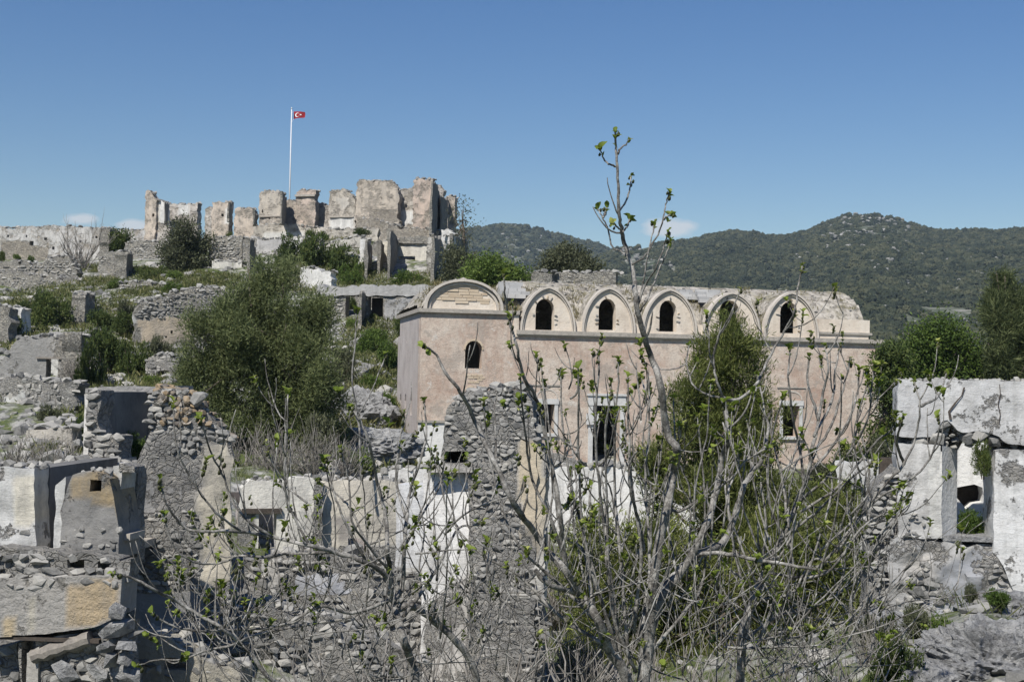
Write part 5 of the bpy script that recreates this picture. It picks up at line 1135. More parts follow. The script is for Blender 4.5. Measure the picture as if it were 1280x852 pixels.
outcrop('large grey limestone outcrop filling the lower right corner', 1255, 850, 13.5, 1.0, .55, .8, 3.1, 6)
outcrop('ridge of grey rock below the white pier at right', 1262, 772, 17, .65, .28, .5, 5.7)
outcrop('knobbly grey rock beside the weeds under the cracked footing', 1130, 800, 17, .42, .3, .4, 8.3)
outcrop('pale boulder in the weeds left of the lower right outcrop', 1165, 870, 13, .4, .28, .4, 9.9)
outcrop('flat grey rock among the fig stems at bottom centre', 960, 880, 13, .9, .3, .6, 12.2)
outcrop('low rock under the fig twigs bottom left of centre', 640, 895, 13, 1.1, .35, .6, 14.2)
for k, (x, y, Y_, s_) in enumerate(((1200, 812, 14.5, .24), (1232, 800, 14.8, .2), (1275, 800, 15, .26), (1192, 842, 13.2, .22), (1218, 838, 13, .18), (1142, 832, 14, .2), (1110, 812, 15, .18), (1098, 776, 18, .26), (1186, 782, 17, .2), (1212, 776, 17.5, .18))):
    outcrop('loose grey boulder, %s' % ('upper left on the big outcrop', 'upper middle of the big outcrop', 'at the right frame edge above the big outcrop', 'at the left foot of the big outcrop', 'against the front of the big outcrop', 'in the weeds', 'left of the knobbly rock', 'under the rubble end of the white ruin', 'below the cracked footing', 'beside the flowering weed')[k], x, y, Y_, s_, s_ * .62, s_ * .9, 30 + k * 2.3, 4)
outcrop('pale rock behind dead twigs at the slope foot', 470, 560, 47, 1.6, .7, 1.0, 17.2)
outcrop('grey rock slab in the grass left of the church corner', 448, 520, 54, 1.5, 1.0, .9, 19.4)

# ================================================================== vegetation
# big pine on the left
tree('pine_tree', 'large dense dark green pine standing mid left below the fortress', 'tree', 322, 600, 46, [(345, 378, 46), (312, 400, 50), (375, 400, 42), (290, 440, 58), (345, 440, 66), (392, 450, 46), (262, 470, 42), (310, 500, 60), (370, 500, 55), (405, 500, 34), (240, 500, 24), (270, 520, 40), (340, 548, 46), (395, 540, 36), (330, 352, 26), (360, 350, 24), (262, 412, 26), (240, 440, 18)], 'needle', 'pine', 6200, 22, (.17, .034), .5, .22, 34, shell=.95, out=.75, up=.6, sub=9)
# open young pine in front of the church
PB = [(912, 405, 20), (925, 425, 24), (890, 455, 28), (860, 490, 26), (830, 590, 34), (905, 500, 36), (940, 560, 40), (905, 440, 28), (935, 440, 20), (880, 470, 32), (920, 480, 44), (900, 545, 40), (865, 530, 30), (935, 500, 30), (870, 510, 34), (910, 530, 44), (950, 520, 34), (850, 560, 38), (900, 580, 50), (945, 590, 40), (840, 620, 44), (890, 640, 55), (950, 640, 55), (1010, 630, 36), (1040, 650, 40), (1000, 680, 52), (760, 690, 50), (810, 690, 55), (720, 720, 34), (880, 710, 60), (960, 720, 55), (1040, 710, 42), (790, 750, 50), (850, 770, 50), (930, 780, 50), (1010, 770, 48), (1060, 760, 34), (740, 770, 36), (725, 815, 44), (790, 825, 46), (870, 835, 46), (950, 840, 46), (1030, 820, 36)]
tree('pine_tree', 'airy young pine standing right in front of the church wall', 'tree', 905, 850, 33, PB[:24], 'needle', 'needle', 2700, 24, (.18, .026), .4, .14, 44, shell=.95, out=.7, up=.8, sub=7)
tree('pine_tree', 'bushy low pine half hidden by the grey fig stems', 'tree', 900, 860, 31.5, PB[24:], 'needle', 'needle', 4300, 23, (.18, .03), .5, .12, 40, shell=.95, out=.7, up=.8, sub=7)
# olive by the keep, bare tree, tree on the keep
tree('olive_tree', 'round grey green olive tree under the fortress wall', 'tree', 238, 356, 98, [(232, 292, 22), (222, 312, 22), (248, 306, 20), (238, 326, 28), (222, 336, 18), (254, 332, 16), (230, 345, 18), (248, 346, 14)], 'leaf', 'olive', 900, 20, (.24, .09), .3, .2, 14, shell=.6)
tree('shrub_tree', 'small dark round shrub beside the end of the long wall', 'bush', 150, 318, 114, [(150, 300, 9), (146, 307, 8), (155, 308, 7)], 'leaf', 'bush', 260, 14, (.25, .1), .3, .1, 5)
tree('sparse_tree', 'half bare tree beside the right end of the fortress', 'tree', 578, 312, 103, [(578, 262, 10), (572, 275, 9), (583, 278, 8), (580, 292, 10), (572, 300, 8)], 'leaf', 'olive', 60, 9, (.22, .09), .35, .12, 16, shell=.7)
tree('bush_tree', 'fresh green tree behind the left end of the church roof', 'tree', 612, 372, 82, [(600, 338, 18), (622, 332, 17), (640, 342, 16), (610, 350, 20), (636, 354, 16), (652, 350, 12), (590, 352, 12)], 'leaf', 'bright', 900, 20, (.2, .09), .3, .14, 10, shell=.5)
tree('olive_tree', 'olive green tree behind the grey wall fragments', 'tree', 705, 372, 95, [(690, 326, 14), (708, 322, 14), (725, 328, 14), (700, 338, 18), (730, 340, 14), (680, 340, 12), (742, 334, 9)], 'leaf', 'olive', 800, 20, (.24, .09), .3, .16, 10, shell=.5)
tree('dark_tree', 'dark low tree between the fortress and the church dome', 'tree', 575, 360, 90, [(570, 325, 14), (580, 340, 16), (566, 345, 12), (590, 330, 9)], 'leaf', 'olive', 420, 18, (.2, .08), .3, .12, 8, shell=.5)
# right side trees
tree('pine_tree', 'tall dark pine at the right edge above the white ruin', 'tree', 1262, 520, 60, [(1256, 348, 15), (1250, 372, 20), (1270, 380, 22), (1258, 402, 28), (1282, 410, 26), (1246, 430, 22), (1266, 440, 34), (1290, 440, 30), (1255, 468, 26), (1285, 470, 30)], 'needle', 'pine', 1500, 22, (.34, .035), .5, .2, 24, shell=.75, out=.9, up=.3)
tree('green_tree', 'broad fresh green tree behind the right ruin', 'tree', 1178, 560, 62, [(1175, 418, 22), (1150, 430, 20), (1195, 432, 24), (1168, 446, 30), (1210, 450, 26), (1140, 455, 22), (1185, 470, 34), (1220, 470, 24), (1130, 478, 20)], 'leaf', 'bright', 1300, 17, (.17, .08), .34, .18, 26, shell=.95, sub=9)
tree('green_tree', 'leafy green growth beside the right corner of the church', 'tree', 1112, 610, 50, [(1112, 450, 15), (1124, 470, 14), (1108, 485, 13), (1118, 510, 14), (1108, 540, 14), (1116, 570, 15), (1095, 580, 18), (1075, 585, 16), (1060, 580, 12)], 'leaf', 'bush', 1100, 18, (.15, .07), .22, .09, 10, shell=.6)
tree('dark_tree', 'dark green tree between the church and the far slope', 'tree', 1128, 560, 75, [(1120, 440, 14), (1140, 470, 16), (1112, 468, 10), (1132, 450, 12)], 'leaf', 'pine', 500, 18, (.22, .09), .3, .12, 8)
# shrubs (label, px, py base, width, height, distance, kind)
SH = [('dark bush growing against the fortress base at centre left', 362, 345, 46, 52, 97, 'bush'), ('dark spreading bush below the string of wall piers', 400, 348, 56, 56, 96, 'bush'), ('green bush left of the roofless white house', 432, 356, 46, 50, 95, 'bush'), ('bright bush in front of the white post', 437, 360, 30, 34, 93, 'bright'),
      ('small bush on top of the white base wall', 388, 301, 14, 13, 104, 'bush'), ('tiny bush on the wall top beside it', 405, 300, 12, 11, 105, 'bush'), ('weedy bush on the wall under the widest pier', 452, 294, 26, 9, 105, 'bush'), ('round bush at the foot of the square pier', 289, 301, 17, 15, 109, 'bush'), ('little bush on the rubble left of the white base', 311, 297, 7, 6, 108, 'bush'),
      ('green bush inside the roofless house doorway', 508, 358, 48, 20, 93, 'bright'), ('bush filling the left doorway of the beam house', 441, 412, 20, 44, 82, 'bush'), ('bush in the right doorway of the beam house', 470, 412, 20, 20, 79.5, 'bush'), ('climbing weed under the left doorway', 440, 425, 22, 26, 77.5, 'bright'),
      ('dense dark green bush left of the masonry pier', 62, 414, 56, 48, 73, 'bush'), ('smaller bush above the dense one', 51, 380, 22, 26, 80, 'bush'), ('pale green bush at the far left slope', 20, 424, 40, 34, 70, 'bush'), ('low bush right of the dense bush', 34, 385, 26, 14, 78, 'bush'),
      ('broad bush in the hollow right of the grey house', 135, 470, 60, 62, 60, 'bush'), ('bush between grey house and stone cellar', 165, 474, 44, 52, 59.5, 'bush'), ('light bush above the hollow', 130, 412, 44, 28, 68, 'bush'), ('sprawling bush below the terrace wall', 155, 415, 36, 26, 67, 'bush'),
      ('dark ivy bush on the corner of the grey house', 112, 520, 28, 90, 53, 'bush'), ('green scrub under the grey house corner', 105, 570, 26, 50, 45, 'bright'), ('scrub growing in front of the cellar front', 60, 540, 40, 34, 47.5, 'olive'),
      ('flat green bush left of the olive tree', 190, 350, 42, 20, 93, 'bush'), ('bright bush at the olive tree foot', 222, 358, 30, 20, 92, 'bright'), ('bush right of the olive tree', 262, 364, 32, 12, 90, 'bush'), ('bush before the white outhouse wall', 290, 362, 26, 11, 91, 'bush'),
      ('small bush at the foot of the long wall', 22, 328, 12, 11, 108, 'bright'), ('second small bush under the slits of the long wall', 38, 328, 10, 9, 108, 'bright'), ('dark bush at the far left foot of the long wall', 3, 326, 9, 12, 108, 'bush'),
      ('grey green bush against the tan plaster', 200, 446, 28, 26, 64.5, 'olive'), ('bush right of the big pine above the rocks', 460, 440, 40, 26, 70, 'bright'), ('bush by the left wall of the church', 487, 470, 34, 44, 64, 'bright'), ('weeds left of the church corner', 485, 520, 34, 30, 55, 'bright'), ('bush beneath the big pine at right', 430, 470, 36, 40, 57, 'olive'), ('green clump under the pine', 440, 580, 46, 28, 44, 'bright'), ('low bush near the pine trunk', 400, 560, 50, 50, 44.6, 'olive'),
      ('tall grass clump inside the roofless room', 168, 575, 34, 34, 22, 'bright'), ('plant in the window of the white ruin', 1219, 673, 50, 34, 22.75, 'bright'), ('trailing plant hanging under the cracked lintel', 1229, 592, 22, 46, 22.05, 'bush'),
      ('flowering weed on the rock at lower right', 1250, 758, 42, 22, 16.5, 'bright'), ('grey green weed beside the footing', 1216, 752, 24, 22, 17, 'olive'), ('weedy bush at bottom right among rocks', 1120, 850, 70, 70, 13, 'bush'), ('weedy bush left of the large outcrop', 1175, 820, 60, 50, 14.5, 'bright'),
      ('bushy weed at the foot of the cracked footing', 1150, 792, 50, 34, 16, 'olive'), ('green weeds right of the fig stems at the bottom', 1100, 806, 56, 40, 15.5, 'olive'), ('low weed between the boulders', 1205, 800, 34, 20, 15.2, 'bright'), ('low green bush on the terrace below the square hut', 150, 366, 34, 16, 90, 'bright'), ('flat bush on the slope under the rubble mound', 105, 384, 40, 18, 80, 'bush'), ('bright clump above the stepped house wall', 215, 366, 30, 14, 84, 'bright'), ('bush at the left end of the stepped house wall', 158, 400, 24, 24, 69, 'olive'), ('green clump on the bank above the grey house', 60, 424, 40, 16, 62, 'bright'), ('bush below the beam at the church side', 505, 412, 26, 26, 76, 'bush'), ('light green clump on the slope left of the church cornice', 470, 428, 36, 20, 73, 'bright'), ('green clump among pale rocks left of the church', 462, 490, 36, 22, 60, 'bright'), ('bushy weed below the pale rocks', 470, 545, 44, 26, 49, 'olive'), ('scrub right of the stone cellar', 236, 478, 30, 26, 57, 'olive'), ('green clump before the stone cellar', 190, 486, 30, 16, 56, 'bright'), ('bright bush on the bank under the olive tree', 255, 372, 34, 14, 84, 'bright'), ('green bush in the shaded hollow beside the stone gable', 722, 862, 60, 56, 27.5, 'bright'), ('scrub at the right corner of the church', 1070, 602, 60, 34, 46, 'bush'), ('scrub in front of the church right of the pine', 1030, 600, 50, 30, 46, 'olive'), ('bush between church and garden wall', 1105, 585, 40, 40, 44, 'olive')]
for s_ in SH: shrub(s_[0], *s_[1:6], mat=s_[6])
# bare and twiggy plants
def twig_paths(base, n, length, spread, rng, sub=3, up=1.0, r0=.012, lean=(0, 0)):
    out = []
    for k in range(n):
        d = Vector((rng.gauss(lean[0], spread), rng.gauss(lean[1], spread), up)).normalized(); L = length * rng.uniform(.5, 1.1); p = Vector(base) + Vector((rng.gauss(0, .06 * length), rng.gauss(0, .06 * length), 0)); path = [p.copy()]; m = 6
        for j in range(m):
            d = (d + Vector((rng.gauss(0, .17), rng.gauss(0, .17), rng.gauss(.05, .12)))).normalized(); p = p + d * (L / m); path.append(p.copy())
        out.append((path, r0 * rng.uniform(.6, 1.2), 0))
        for q in range(sub):
            j = rng.randrange(1, m); d2 = (path[j + 1] - path[j]).normalized() + Vector((rng.gauss(0, .6), rng.gauss(0, .6), rng.gauss(.35, .3))); p2 = path[j].copy(); pp = [p2.copy()]; L2 = L * rng.uniform(.2, .5)
            for e in range(4): d2 = (d2.normalized() + Vector((rng.gauss(0, .15), rng.gauss(0, .15), .12))).normalized(); p2 = p2 + d2 * (L2 / 4); pp.append(p2.copy())
            out.append((pp, r0 * .5, 1))
    return out
def twig_mesh(name, paths, mat, parent=None, sides=4):
    vs, fs = [], []
    for pth, r, _ in paths:
        n = len(pth); tube_data(pth, [max(r * (1 - .75 * k / (n - 1)), .0015) for k in range(n)], sides if r < .02 else 7, vs, fs)
    return mesh(name, vs, fs, M[mat], parent, True)
def dry_bush(label, px, py, Y, hpx, n=34, name='dry_bush', sub=4, spread=.45, mat='twig', r0=None):
    b = at(px, py, Y); h = hpx * Y / FPX; g = gz(b.x, b.y)
    if b.z > g: h += b.z - g; b.z = g
    t = thing(name, label, 'bush', tuple(b), 'leafless bushes')
    twig_mesh('stems', twig_paths(b, n, h, spread, random.Random(px * 7 + py), sub, r0=r0 or h * .011), mat, t); return t
dry_bush('leafless grey tree in front of the long hilltop wall', 102, 328, 106, 52, 20, 'bare_tree', 7, .5)
for q in ((300, 612, 43, 80), (345, 612, 42, 86), (390, 606, 42, 70), (430, 600, 43, 56), (270, 590, 43, 50)): dry_bush('tangle of grey leafless stems beneath the big pine, %s' % {300: 'left of its trunk', 345: 'right of its trunk', 390: 'under its right side', 430: 'beside the grassy rock', 270: 'behind the tall corner ruin'}[q[0]], *q, n=60, spread=.5)
for q, l in (((20, 590, 32, 50), 'dry brown twigs above the whitewashed house at left'), ((55, 594, 32, 48), 'dry twigs in front of the pale block courses'), ((85, 590, 33, 44), 'dry twigs at the right end of the block courses'), ((700, 690, 36, 60), 'dark leafless bush under the white churchyard wall'), ((716, 862, 26, 90), 'leafless scrub in the hollow right of the stone gable foot'), ((748, 870, 27, 90), 'leafless scrub behind the main fig trunk'), ((1090, 850, 15, 90), 'brown stems among the weeds at bottom right'), ((1190, 850, 14, 70), 'thin dead stems left of the large outcrop'), ((90, 470, 53, 30), 'twiggy scrub before the grey house')): dry_bush(l, *q, n=46, spread=.45)

for k, (x, y, Y) in enumerate(((560, 850, 12), (640, 845, 12.5), (720, 850, 12), (800, 852, 13), (880, 850, 12), (960, 850, 13), (1040, 845, 12.5), (450, 850, 12.5))): dry_bush('low thicket of dead stems along the bottom edge, %s' % ('below the stone gable', 'under the white yard wall', 'left of the main fig trunk', 'at the main fig trunk', 'right of the main fig trunk', 'under the right fig', 'at the foot of the right fig', 'below the cream house')[k], x, y + 40, Y, 100, n=34, spread=.7)
# grass and loose stones over the slopes, from regions of the photograph laid on the terrain
def scatter(poly, n, seed):
    rng = np.random.default_rng(seed); P = np.array(poly); lo, hi = P.min(0), P.max(0); q = rng.uniform(lo, hi, (n * 2, 2)); q = np.array([p for p in q if inside(p, poly)])[:n]
    h_ = hit(q[:, 0], q[:, 1]); return h_[~np.isnan(h_[:, 0])]
GR = [([(100, 330), (300, 345), (300, 372), (160, 372), (110, 355)], 900), ([(0, 370), (110, 350), (170, 380), (170, 440), (0, 440)], 900), ([(100, 430), (240, 430), (240, 560), (100, 560)], 500), ([(420, 400), (520, 400), (520, 600), (420, 600)], 1100), ([(320, 295), (460, 295), (460, 370), (320, 370)], 600), ([(0, 480), (110, 480), (110, 600), (0, 600)], 300), ([(1060, 560), (1130, 560), (1130, 620), (1000, 620)], 300), ([(560, 330), (760, 340), (760, 380), (560, 380)], 300), ([(460, 340), (545, 340), (545, 365), (460, 365)], 200)]
gp = np.concatenate([scatter(p, int(n * 1.7), 100 + k) for k, (p, n) in enumerate(GR)])
keep_m = np.array([nz(p[0] * .25, p[1] * .12, 2) > -.22 for p in gp]); gp = gp[keep_m]
tufts('grass', 'green grass patches over the ruined hillside', 'grass', gp, .34, .055, 'grass', 16, .42, up=.7)
ng = np.array([[x, y, gz(x, y)] for x, y in [(random.uniform(-12, 12), random.uniform(7, 44)) for _ in range(1400)] if y > 11 + max(0, x) * .8])
tufts('grass', 'wild grass in the hollow among the fig trees and nearer ruins', 'grass', ng, .28, .016, 'grass', 22, .2, up=.9)
rp = np.concatenate([scatter([(0, 320), (330, 330), (330, 420), (160, 480), (0, 480)], 1300, 200), scatter([(400, 420), (525, 420), (525, 600), (400, 600)], 500, 201), scatter([(0, 470), (250, 470), (250, 600), (0, 600)], 400, 202), np.array([[x, y, gz(x, y)] for x, y in [(random.uniform(-13, 14), random.uniform(8, 30)) for _ in range(1500)]])])
vs, fs = [], []
for p in rp:
    s_ = random.uniform(.08, .34) * (1 if p[1] > 30 else .5) * random.choice((.6, .8, 1, 1, 1.5)); me = rock_mesh(M['stones'], random.randrange(14)); b = len(vs)
    m_ = Matrix.Translation(Vector(p) + Vector((0, 0, s_ * .15))) @ Matrix.Rotation(random.uniform(0, 6), 4, 'Z') @ Matrix.Rotation(random.uniform(-.4, .4), 4, 'X') @ Matrix.Diagonal((s_, s_ * .8, s_ * .6, 1))
    vs += [m_ @ v.co for v in me.vertices]; fs += [[b + i for i in q.vertices] for q in me.polygons]
tag(mesh('rubble', vs, fs, M['stones']), 'loose limestone rubble strewn over the slopes and yards', 'rubble', None, 'stuff')
# far forest
def forest(label, n, y0, y1, s0, s1, seed, cols=(-9999, 9999)):
    rng = np.random.default_rng(seed); yy = np.sqrt(rng.uniform(y0 ** 2, y1 ** 2, n)); xx = yy * rng.uniform(-.46, .46, n); colp = 640 + FPX * xx / yy
    den = .22 * vnoise(xx / 90, yy / 90, 11) + .3 * vnoise(xx / 30, yy / 30, 12) + 1.15 * vnoise(xx / 8, yy / 8, 13)
    rocky = .05 * smooth((colp - 1000) / 120) * smooth((900 - yy) / 200) + (.2 + .5 * vnoise(xx / 16, yy / 16, 31)) * 1.6 * np.exp(-((colp - 1085) / 60) ** 2) * (yy > 930) + .36 * np.exp(-((colp - 795) / 40) ** 2) * (yy < 1200) 
    kp = (den > -.40 + rocky * 1.7) & ~((xx > -200) & (xx < 38) & (yy < 245)) & (colp > cols[0]) & (colp < cols[1]); xx, yy = xx[kp], yy[kp]; zz = ground_z(xx, yy); n = len(xx)
    sc = (rng.uniform(s0, s1, n) * rng.choice((.6, .8, 1, 1, 1.25), n)).astype(np.float32)
    me = bpy.data.meshes.new('forest'); me.vertices.add(n); me.vertices.foreach_set('co', np.stack([xx, yy, zz + sc * .4], 1).astype(np.float32).ravel())
    at_ = me.attributes.new('size', 'FLOAT', 'POINT'); at_.data.foreach_set('value', sc)
    o = tag(link('forest', me), label, 'forest', None, 'stuff')
    g = bpy.data.node_groups.new('forest_trees', 'GeometryNodeTree'); g.interface.new_socket('Geometry', in_out='INPUT', socket_type='NodeSocketGeometry'); g.interface.new_socket('Geometry', in_out='OUTPUT', socket_type='NodeSocketGeometry')
    N = g.nodes.new; L = g.links.new; gi, go = N('NodeGroupInput'), N('NodeGroupOutput'); ico = N('GeometryNodeMeshIcoSphere'); ico.inputs['Subdivisions'].default_value = 3
    sp = N('GeometryNodeSetPosition'); nt_ = N('ShaderNodeTexNoise'); nt_.inputs['Scale'].default_value = 2.3; nt_.inputs['Detail'].default_value = 3; ps = N('GeometryNodeInputPosition'); ml = N('ShaderNodeVectorMath'); ml.operation = 'SCALE'; sb = N('ShaderNodeMath'); sb.operation = 'MULTIPLY_ADD'; sb.inputs[1].default_value = 2.4; sb.inputs[2].default_value = -1.2
    L(ps.outputs[0], nt_.inputs['Vector']); L(nt_.outputs[0], sb.inputs[0]); L(ps.outputs[0], ml.inputs[0]); L(sb.outputs[0], ml.inputs['Scale']); L(ico.outputs[0], sp.inputs[0]); L(ml.outputs[0], sp.inputs['Offset'])
    sm = N('GeometryNodeSetMaterial'); sm.inputs['Material'].default_value = M['forest']; L(sp.outputs[0], sm.inputs[0])
    ip = N('GeometryNodeInstanceOnPoints'); L(gi.outputs[0], ip.inputs['Points']); L(sm.outputs[0], ip.inputs['Instance'])
    na_ = N('GeometryNodeInputNamedAttribute'); na_.data_type = 'FLOAT'; na_.inputs['Name'].default_value = 'size'; L(na_.outputs['Attribute'], ip.inputs['Scale'])
    rv = N('FunctionNodeRandomValue'); rv.data_type = 'FLOAT_VECTOR'; rv.inputs[1].default_value = (6.28, 6.28, 6.28); L(rv.outputs[0], ip.inputs['Rotation'])
    L(ip.outputs[0], go.inputs[0]); md = o.modifiers.new('trees', 'NODES'); md.node_group = g
forest('pine forest and scrub covering the hills behind the church', 175000, 95, 1300, .8, 2.0, 77)
forest('farther wooded ridge behind the first hills at left', 30000, 1300, 1900, 1.8, 3.2, 78, (150, 900))
rg = np.random.default_rng(91); xs, ys = [], []
for n_k, c0, c1, y0, y1 in ((1700, 990, 1420, 330, 930), (420, 1020, 1140, 930, 1190), (220, 750, 850, 600, 1100), (160, 620, 680, 1250, 1650)):
    yk = np.sqrt(rg.uniform(y0 ** 2, y1 ** 2, n_k)); ck = rg.uniform(c0, c1, n_k); xk = (ck - 640) / FPX * yk; k_ = vnoise(xk / 40, yk / 40, 41) + .7 * vnoise(xk / 12, yk / 12, 42) > .02; xs.append(xk[k_]); ys.append(yk[k_])
xs, ys = np.concatenate(xs), np.concatenate(ys); zs = ground_z(xs, ys); vs, fs = [], []; r_ = random.Random(8)
for x, y, z in zip(xs, ys, zs):
    s_ = r_.uniform(.45, 1.25) * min(1.6, max(.8, y / 700)); me = rock_mesh(M['stones'], r_.randrange(14)); b_ = len(vs); m_ = Matrix.Translation((x, y, z + s_ * .9)) @ Matrix.Rotation(r_.uniform(0, 6), 4, 'Z') @ Matrix.Diagonal((s_ * 1.3, s_, s_ * .9, 1))
    vs += [m_ @ v.co for v in me.vertices]; fs += [[b_ + i for i in q.vertices] for q in me.polygons]
tag(mesh('hillside_rocks', vs, fs, M['farrock']), 'pale limestone rocks speckling the scrub of the far hills', 'rocks', None, 'stuff')
# thin air that pales the far hills
bm = bmesh.new(); bmesh.ops.create_cube(bm, size=1)
for v in bm.verts: v.co = Vector((v.co.x * 5400, v.co.y * 5400, float(Z.min()) - 1.2 if v.co.z < 0 else max(float(Z.max()), 40) + 12))
me = bpy.data.meshes.new('haze'); bm.to_mesh(me); bm.free(); hm = bpy.data.materials.new('air'); hm.use_nodes = True; ht = hm.node_tree
ht.nodes.remove(ht.nodes['Principled BSDF']); hv = ht.nodes.new('ShaderNodeVolumePrincipled'); hv.inputs['Color'].default_value = (.62, .80, 1, 1); hv.inputs['Density'].default_value = .00011; ht.links.new(hv.outputs[0], ht.nodes['Material Output'].inputs['Volume'])
me.materials.append(hm); tag(link('haze', me), 'thin pale air lying over the valley and hills', 'haze', None, 'stuff')

# ================================================================== fig trees
def leaf_variant(k):
    r = random.Random(k + 90); bm = bmesh.new(); n = 5; rows = []
    for i in range(n + 1):
        a = i / n; wd = (.02 + .46 * math.sin(math.pi * min(1, a * .9 + .06)) ** .9) * (1 if i < n else .08); curl = .35 * a * a * r.uniform(.3, 1.5)
        rows.append([bm.verts.new((s * wd * (1 + r.uniform(-.12, .12)), -curl + abs(s) * wd * .55, a)) for s in (-1, 0, 1)])
    for i in range(n):
        for j in range(2): bm.faces.new((rows[i][j], rows[i][j + 1], rows[i + 1][j + 1], rows[i + 1][j]))
    me = bpy.data.meshes.new('leaf'); bm.to_mesh(me); bm.free(); me.shade_smooth(); me.materials.append(M['figleaf']); return me
LEAF = [leaf_variant(k) for k in range(7)]
def crom(P, m=4):
    P = [Vector(p) for p in P]; Q = [P[0] * 2 - P[1]] + P + [P[-1] * 2 - P[-2]]; out = []
    for k in range(1, len(Q) - 2):
        a, b, c, d = Q[k - 1:k + 3]
        for j in range(m):
            t = j / m; out.append(.5 * (2 * b + (c - a) * t + (2 * a - 5 * b + 4 * c - d) * t * t + (3 * b - a - 3 * c + d) * t ** 3))
    return out + [P[-1]]
class Fig:
    def __init__(s, label, px, py, Y, seed):
        s.r = random.Random(seed); s.Y = Y; b = at(px, py, Y); s.base = b
        s.t = thing('fig_tree', label, 'tree', tuple(b), 'bare fig trees just coming into leaf'); s.big = []; s.thin = []; s.leaves = []; s.buds = []
    def limb(s, pts, w0, w1, Y0=None, Y1=None, spurs=.0, tip=True, bow=.3, spur_from=.3):
        Y0 = s.Y if Y0 is None else Y0; Y1 = Y0 + s.r.uniform(-.7, .7) if Y1 is None else Y1; n = len(pts)
        P = [at(p[0] + s.r.uniform(-1, 1), p[1] + s.r.uniform(-1, 1), Y0 + (Y1 - Y0) * k / (n - 1) + bow * math.sin(math.pi * k / (n - 1)) * s.r.uniform(-.5, .5)) for k, p in enumerate(pts)]
        C_ = crom(P, 5); m = len(C_); px = Y0 / FPX
        for k in range(1, m - 1): C_[k] = C_[k] + Vector((s.r.gauss(0, 1), s.r.gauss(0, 1), s.r.gauss(0, 1))) * px * .45
        R_ = [max(.5 * px * .86 * (w0 + (w1 - w0) * (k / (m - 1)) ** .8) * (1 + s.r.uniform(-.07, .09)), .0025) for k in range(m)]
        (s.big if w0 > 5 else s.thin).append((C_, R_))
        if tip: s.cluster(C_[-1], C_[-1] - C_[-3])
        if spurs:
            for k in range(2, m - 1):
                if spur_from < k / m < .82 and s.r.random() < spurs: s.spur(C_[k], C_[k + 1] - C_[k], s.r.uniform(22, 95) * px, max(.72 * px * 1.4, R_[k] * .5))
        return C_
    def spur(s, p, d, L, r0, depth=0):
        d = d.normalized(); side = Vector((s.r.gauss(0, 1), s.r.gauss(0, .8), s.r.gauss(.1, .6))); d = (d * .5 + side.normalized() * .85).normalized(); P = [p.copy()]; m = 7; q = p.copy()
        upk = s.r.uniform(.16, .34)
        for k in range(m):
            d = (d + Vector((s.r.gauss(0, .09), s.r.gauss(0, .09), upk))).normalized(); q = q + d * (L / m); P.append(q.copy())
        r0 = min(r0, .016); s.thin.append((P, [r0 * (1 - .5 * k / m) for k in range(m + 1)]))
        if s.r.random() < .42: s.cluster(q, d)
        if depth < 1 and L > .16 and s.r.random() < .55:
            k = s.r.randrange(2, m); s.spur(P[k], P[k] - P[k - 1], L * s.r.uniform(.35, .7), r0 * .75, depth + 1)
    def cluster(s, p, d, n=None):
        d = (d.normalized() + Vector((0, 0, .5))).normalized(); n = n or s.r.choice((3, 4, 5, 5, 6, 7)); sz = s.r.uniform(.75, 1.25); sc = s.Y / 9
        a0 = s.r.uniform(0, 6.28); x = d.orthogonal().normalized(); y = d.cross(x)
        for k in range(n):
            a = a0 + k * 2.4; tilt = s.r.uniform(.25, .95); e = (d * math.cos(tilt) + (x * math.cos(a) + y * math.sin(a)) * math.sin(tilt)).normalized(); L = .044 * sz * sc * s.r.uniform(.55, 1.2)
            out = (x * math.cos(a) + y * math.sin(a)); nrm = (out - e * out.dot(e)).normalized(); sx = nrm.cross(e)
            B = Matrix((sx, -nrm, e)).transposed().to_4x4()
            s.leaves.append((L, Matrix.Translation(p - d * .02 * s.r.random() * k) @ B @ Matrix.Diagonal((L * .8, L, L, 1))))
        for k in range(s.r.choice((1, 1, 2, 3))):
            s.buds.append((p - d * (.012 + .03 * k) + x * s.r.uniform(-.016, .016) + y * s.r.uniform(-.016, .016), s.r.uniform(.009, .015) * sc))
    def thicket(s, x0, x1, y0, y1, n, lmin=60, lmax=190, w=(1.2, 3.2), lean=0, Yr=1.2, tipp=.3):
        for _ in range(n):
            px, py = s.r.uniform(x0, x1), s.r.uniform(y0, y1); Y = s.Y + s.r.uniform(-Yr, Yr); k = Y / FPX; p = at(px, py, Y); L = s.r.uniform(lmin, lmax) * k
            a = s.r.gauss(lean, .75); d = Vector((math.sin(a), s.r.gauss(0, .4), math.cos(a) * .8)).normalized(); P = [p]; m = 9; q = p.copy(); c_ = s.r.gauss(0, .1); u_ = s.r.uniform(-.02, .2)
            for j in range(m):
                d = (d + Vector((c_ + s.r.gauss(0, .11), s.r.gauss(0, .1), u_ + s.r.gauss(0, .07)))).normalized(); q = q + d * (L / m); P.append(q.copy())
            r0 = s.r.uniform(*w) * k * .5; s.thin.append((P, [r0 * (1 - .5 * j / m) for j in range(m + 1)]))
            if s.r.random() < tipp: s.cluster(q, d)
            for _k in range(s.r.choice((0, 1, 2, 2))):
                j = s.r.randrange(2, m); s.spur(P[j], P[j] - P[j - 1], L * s.r.uniform(.25, .6), r0 * .75, 1)
